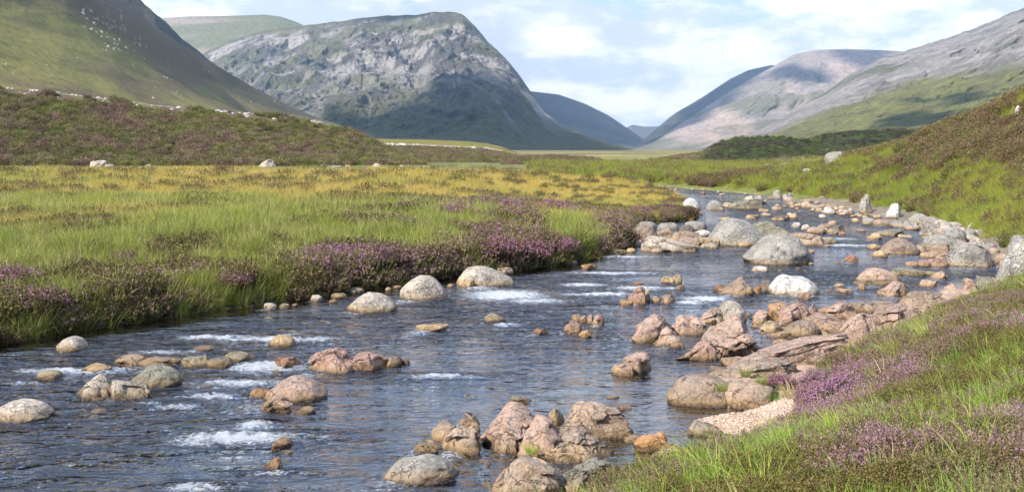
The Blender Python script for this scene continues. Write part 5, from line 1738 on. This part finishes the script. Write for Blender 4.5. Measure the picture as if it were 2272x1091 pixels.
# ---- single bushes and tussocks that stand out
def stand(px, py):
    Y = hit(px, py, 30.0)
    p = atd(px, py, Y)
    for _ in range(30):
        z = float(ground_h([p[0]], [p[1]])[0])
        if z > 0.10:
            break
        p = p * np.array([1 - 0.012 * np.sign(1), 1.008, 1]) if px < 1400 else p + np.array([0.06, -0.05, 0])
    return np.array([p[0], p[1], z])


_hb = []
for i, (fl, br) in enumerate([(0.85, False), (0.5, False), (0.95, True), (0.15, False)]):
    A = heather_clump(300 + i, n=420, R_=0.42, h0=0.30, h1=0.52, flower=fl, bright=br, leaf=11)
    _hb.append((A.mesh('foliage', [M_HLEAF_O], 0), A.mesh('flowers', [M_FLOWER2_O if br else M_FLOWER_O], 2 if br else 1)))


def bush(px, py, z, kind, scale, label, group='heather bushes that stand out along the banks', col=(0.095, 0.085, 0.035)):
    p = stand(px, py)
    zg = p[2]
    t = link('heather_bush', None)
    fo = link('foliage', _hb[kind][0], t)
    fo.color = (*col, 1)
    t.location = (p[0], p[1], max(zg, 0.05) - 0.03)
    t.scale = (scale * 1.2,) * 3
    t.rotation_euler.z = RS.uniform(0, 6.28)
    tag(t, label, 'heather bush', group)
    f = link('flowers', _hb[kind][1], t)
    return t


_gt = [grass_tuft(400 + i, n=170, hmin=0.25, hmax=0.62, width=0.011, spread=0.17, bend=[1.2, 1.7, .8][i]).mesh('tussock', [M_GRASS_O]) for i in range(3)]


def tussock(px, py, z, kind, scale, col, label, group='grass tussocks that stand out'):
    p = at(px, py, z) if scale < 0.35 else stand(px, py)
    zg = p[2]
    t = link('grass_tussock', _gt[kind])
    t.location = (p[0], p[1], max(zg, 0.02) - 0.02)
    t.scale = (scale,) * 3
    t.rotation_euler.z = RS.uniform(0, 6.28)
    t.color = (*col, 1)
    tag(t, label, 'grass tussock', group)


bush(1110, 572, .55, 0, 1.15, 'rounded purple heather bush at the water edge above the broad pale boulder')
bush(1170, 578, .55, 0, 1.25, 'wide pinkish purple heather bush in the middle of the bank above the rapid')
bush(1235, 572, .55, 0, 1.15, 'purple heather bush at the right end of the flowering bank by the lime tussock')
bush(1080, 548, .7, 1, 1.1, 'dull purple heather bush set back behind the rounded purple one')
bush(1010, 490, .8, 0, 1.3, 'purple heather bush standing at the left of the big purple patch on the point')
bush(1060, 480, .8, 1, 1.4, 'brown green heather bush in the big purple patch on the point')
bush(1130, 482, .8, 0, 1.4, 'mauve heather bush in the middle of the big purple patch')
bush(1230, 478, .8, 0, 1.4, 'mauve heather bush at the right of the big purple patch')
bush(1345, 520, .6, 1, 1.2, 'dark heather bush on the corner of the bank above the bankside boulders')
bush(1380, 540, .5, 3, 1.0, 'dark green heather bush with few flowers at the very corner of the bank')
bush(1420, 478, .7, 0, 0.95, 'purple heather bush on the river point left of the white boulder')
bush(1480, 470, .7, 1, 0.95, 'brownish heather bush on the tip of the river point')
bush(1525, 478, .6, 3, 0.95, 'dark heather bush at the steep end of the river point')
bush(745, 585, .6, 2, 1.0, 'bright magenta heather bush in the dark left bank')
bush(690, 590, .6, 0, 1.0, 'pink flowered heather bush left of the bright magenta one')
bush(810, 585, .6, 0, 1.05, 'pale purple heather bush above the two pale bank boulders')
bush(850, 590, .6, 1, 1.0, 'dull heather bush right of the pale purple one')
bush(515, 640, .5, 0, .75, 'small pink heather bush low in the left bank')
bush(30, 640, .6, 0, 1.0, 'pink heather bush at the left edge of the photo')
bush(90, 690, .45, 1, .9, 'dull heather bush in the shaded bank at the far left')
bush(280, 600, .65, 1, .9, 'dull pink heather bush on the left meadow above the shaded bank')
bush(1830, 862, .4, 2, .55, 'bright violet heather bush at the left corner of the near bank')
bush(1890, 885, .45, 2, .6, 'bright violet heather bush just right of the corner one')
bush(1840, 905, .4, 2, .55, 'violet heather bush in front of the corner of the near bank')
bush(1900, 822, .35, 0, .55, 'mauve heather bush behind the violet ones on the near bank')
bush(1735, 858, .25, 0, .40, 'small purple heather bush growing between the outcrops')
tussock(1265, 520, .7, 0, 1.2, G_LIME, 'tall lime green tussock amid the purple heather')
tussock(1285, 548, .55, 1, 1.1, G_LIME, 'lime green tussock hanging over the bank right of the purple bushes')
tussock(1345, 500, .7, 0, 1.1, G_LIME * .9, 'green tussock behind the dark corner bush')
tussock(1035, 558, .6, 1, 1.1, G_LIME, 'yellow green tussock left of the rounded purple bush')
tussock(945, 570, .6, 0, 1.1, G_GREEN * 1.2, 'green tussock above the domed boulder with the crack')
tussock(560, 610, .55, 1, 1.0, G_GREEN, 'fine green tussock on the dark left bank')
tussock(730, 655, .1, 1, .75, G_STRAW * 1.1, 'pale bleached tussock hanging to the stony shelf by the pale yellow boulder')
tussock(660, 660, .15, 1, .8, G_GREEN * .9, 'dark green tussock hanging to the water left of the bleached one')
tussock(825, 630, .2, 1, .8, G_GREEN, 'green tussock hanging over the shelf between the pale boulders')
tussock(230, 660, .5, 0, .8, G_LIME * .9, 'light green tussock in the shaded bank at the left')
tussock(1760, 880, .2, 1, .5, G_STRAW * .9, 'bleached tussock drooping onto the gravel beach')
tussock(1722, 888, .15, 0, .38, (0.10, 0.26, 0.02), 'vivid green tuft beside the gravel beach')
tussock(1655, 830, .3, 0, .3, G_GREEN * .8, 'dark green tuft in a crack of the broad flat ledge')
tussock(1690, 848, .3, 0, .3, G_GREEN, 'green tuft above the smooth rounded outcrop')
tussock(1600, 862, .35, 0, .28, G_GREEN, 'little tuft on top of the rounded outcrop')
tussock(1178, 1000, .12, 0, .26, G_LIME, 'small green tuft growing in the foreground rocks')
tussock(2000, 800, .6, 2, .7, G_LIME * 1.1, 'bright lime tussock on the near bank below the ledges')
tussock(2070, 770, .6, 2, .75, G_LIME * 1.1, 'bright lime tussock right of the first on the near bank')
tussock(2090, 720, .5, 2, .7, G_LIME, 'lime tussock high on the near bank edge')
tussock(1870, 985, .8, 2, .6, G_LIME, 'lime tussock in the foreground below the violet heather')

# ------------------------------------------------------------------ the gravel beach
gx, gy = at(1680, 930)[:2]
gr = []
bm_pts = at(np.array([1560, 1640, 1740, 1775, 1760, 1700, 1640, 1570]), np.array([925, 908, 896, 910, 945, 968, 972, 955]), 0.03)
GP = [tuple(p) for p in bm_pts[:, :2]]
n = 11000
px_, py_ = RS.uniform(bm_pts[:, 0].min(), bm_pts[:, 0].max(), n), RS.uniform(bm_pts[:, 1].min(), bm_pts[:, 1].max(), n)
k = inside(px_, py_, GP)
px_, py_ = px_[k], py_[k]
pz = np.maximum(ground_h(px_, py_), -0.01)
v0, f0 = ico(1)
Vs, Fs = [], []
for i in range(len(px_)):
    r = 0.006 + 0.013 * RS.random() ** 3
    q = v0 * (r * RS.uniform(.7, 1.2, 3)) * np.array([1, 1, .7]) + np.array([px_[i], py_[i], pz[i] + r * .2])
    Fs.append(f0 + len(Vs) * len(v0))
    Vs.append(q)
gm, nt, out = new_mat('gravel_stones')
pr = N(nt, 'ShaderNodeBsdfPrincipled')
pr.inputs['Roughness'].default_value = 0.9
ps = N(nt, 'ShaderNodeNewGeometry')
L(nt, mixc(nt, ps.outputs['Random Per Island'], (0.30, 0.20, 0.145), (0.62, 0.47, 0.37)), pr.inputs['Base Color'])
L(nt, pr.outputs[0], out.inputs[0])
go_ = link('gravel', raw_mesh('gravel', np.vstack(Vs), np.vstack(Fs), [gm], True))
tag(go_, 'pale pinkish gravel beach at the foot of the near bank', kind='stuff')
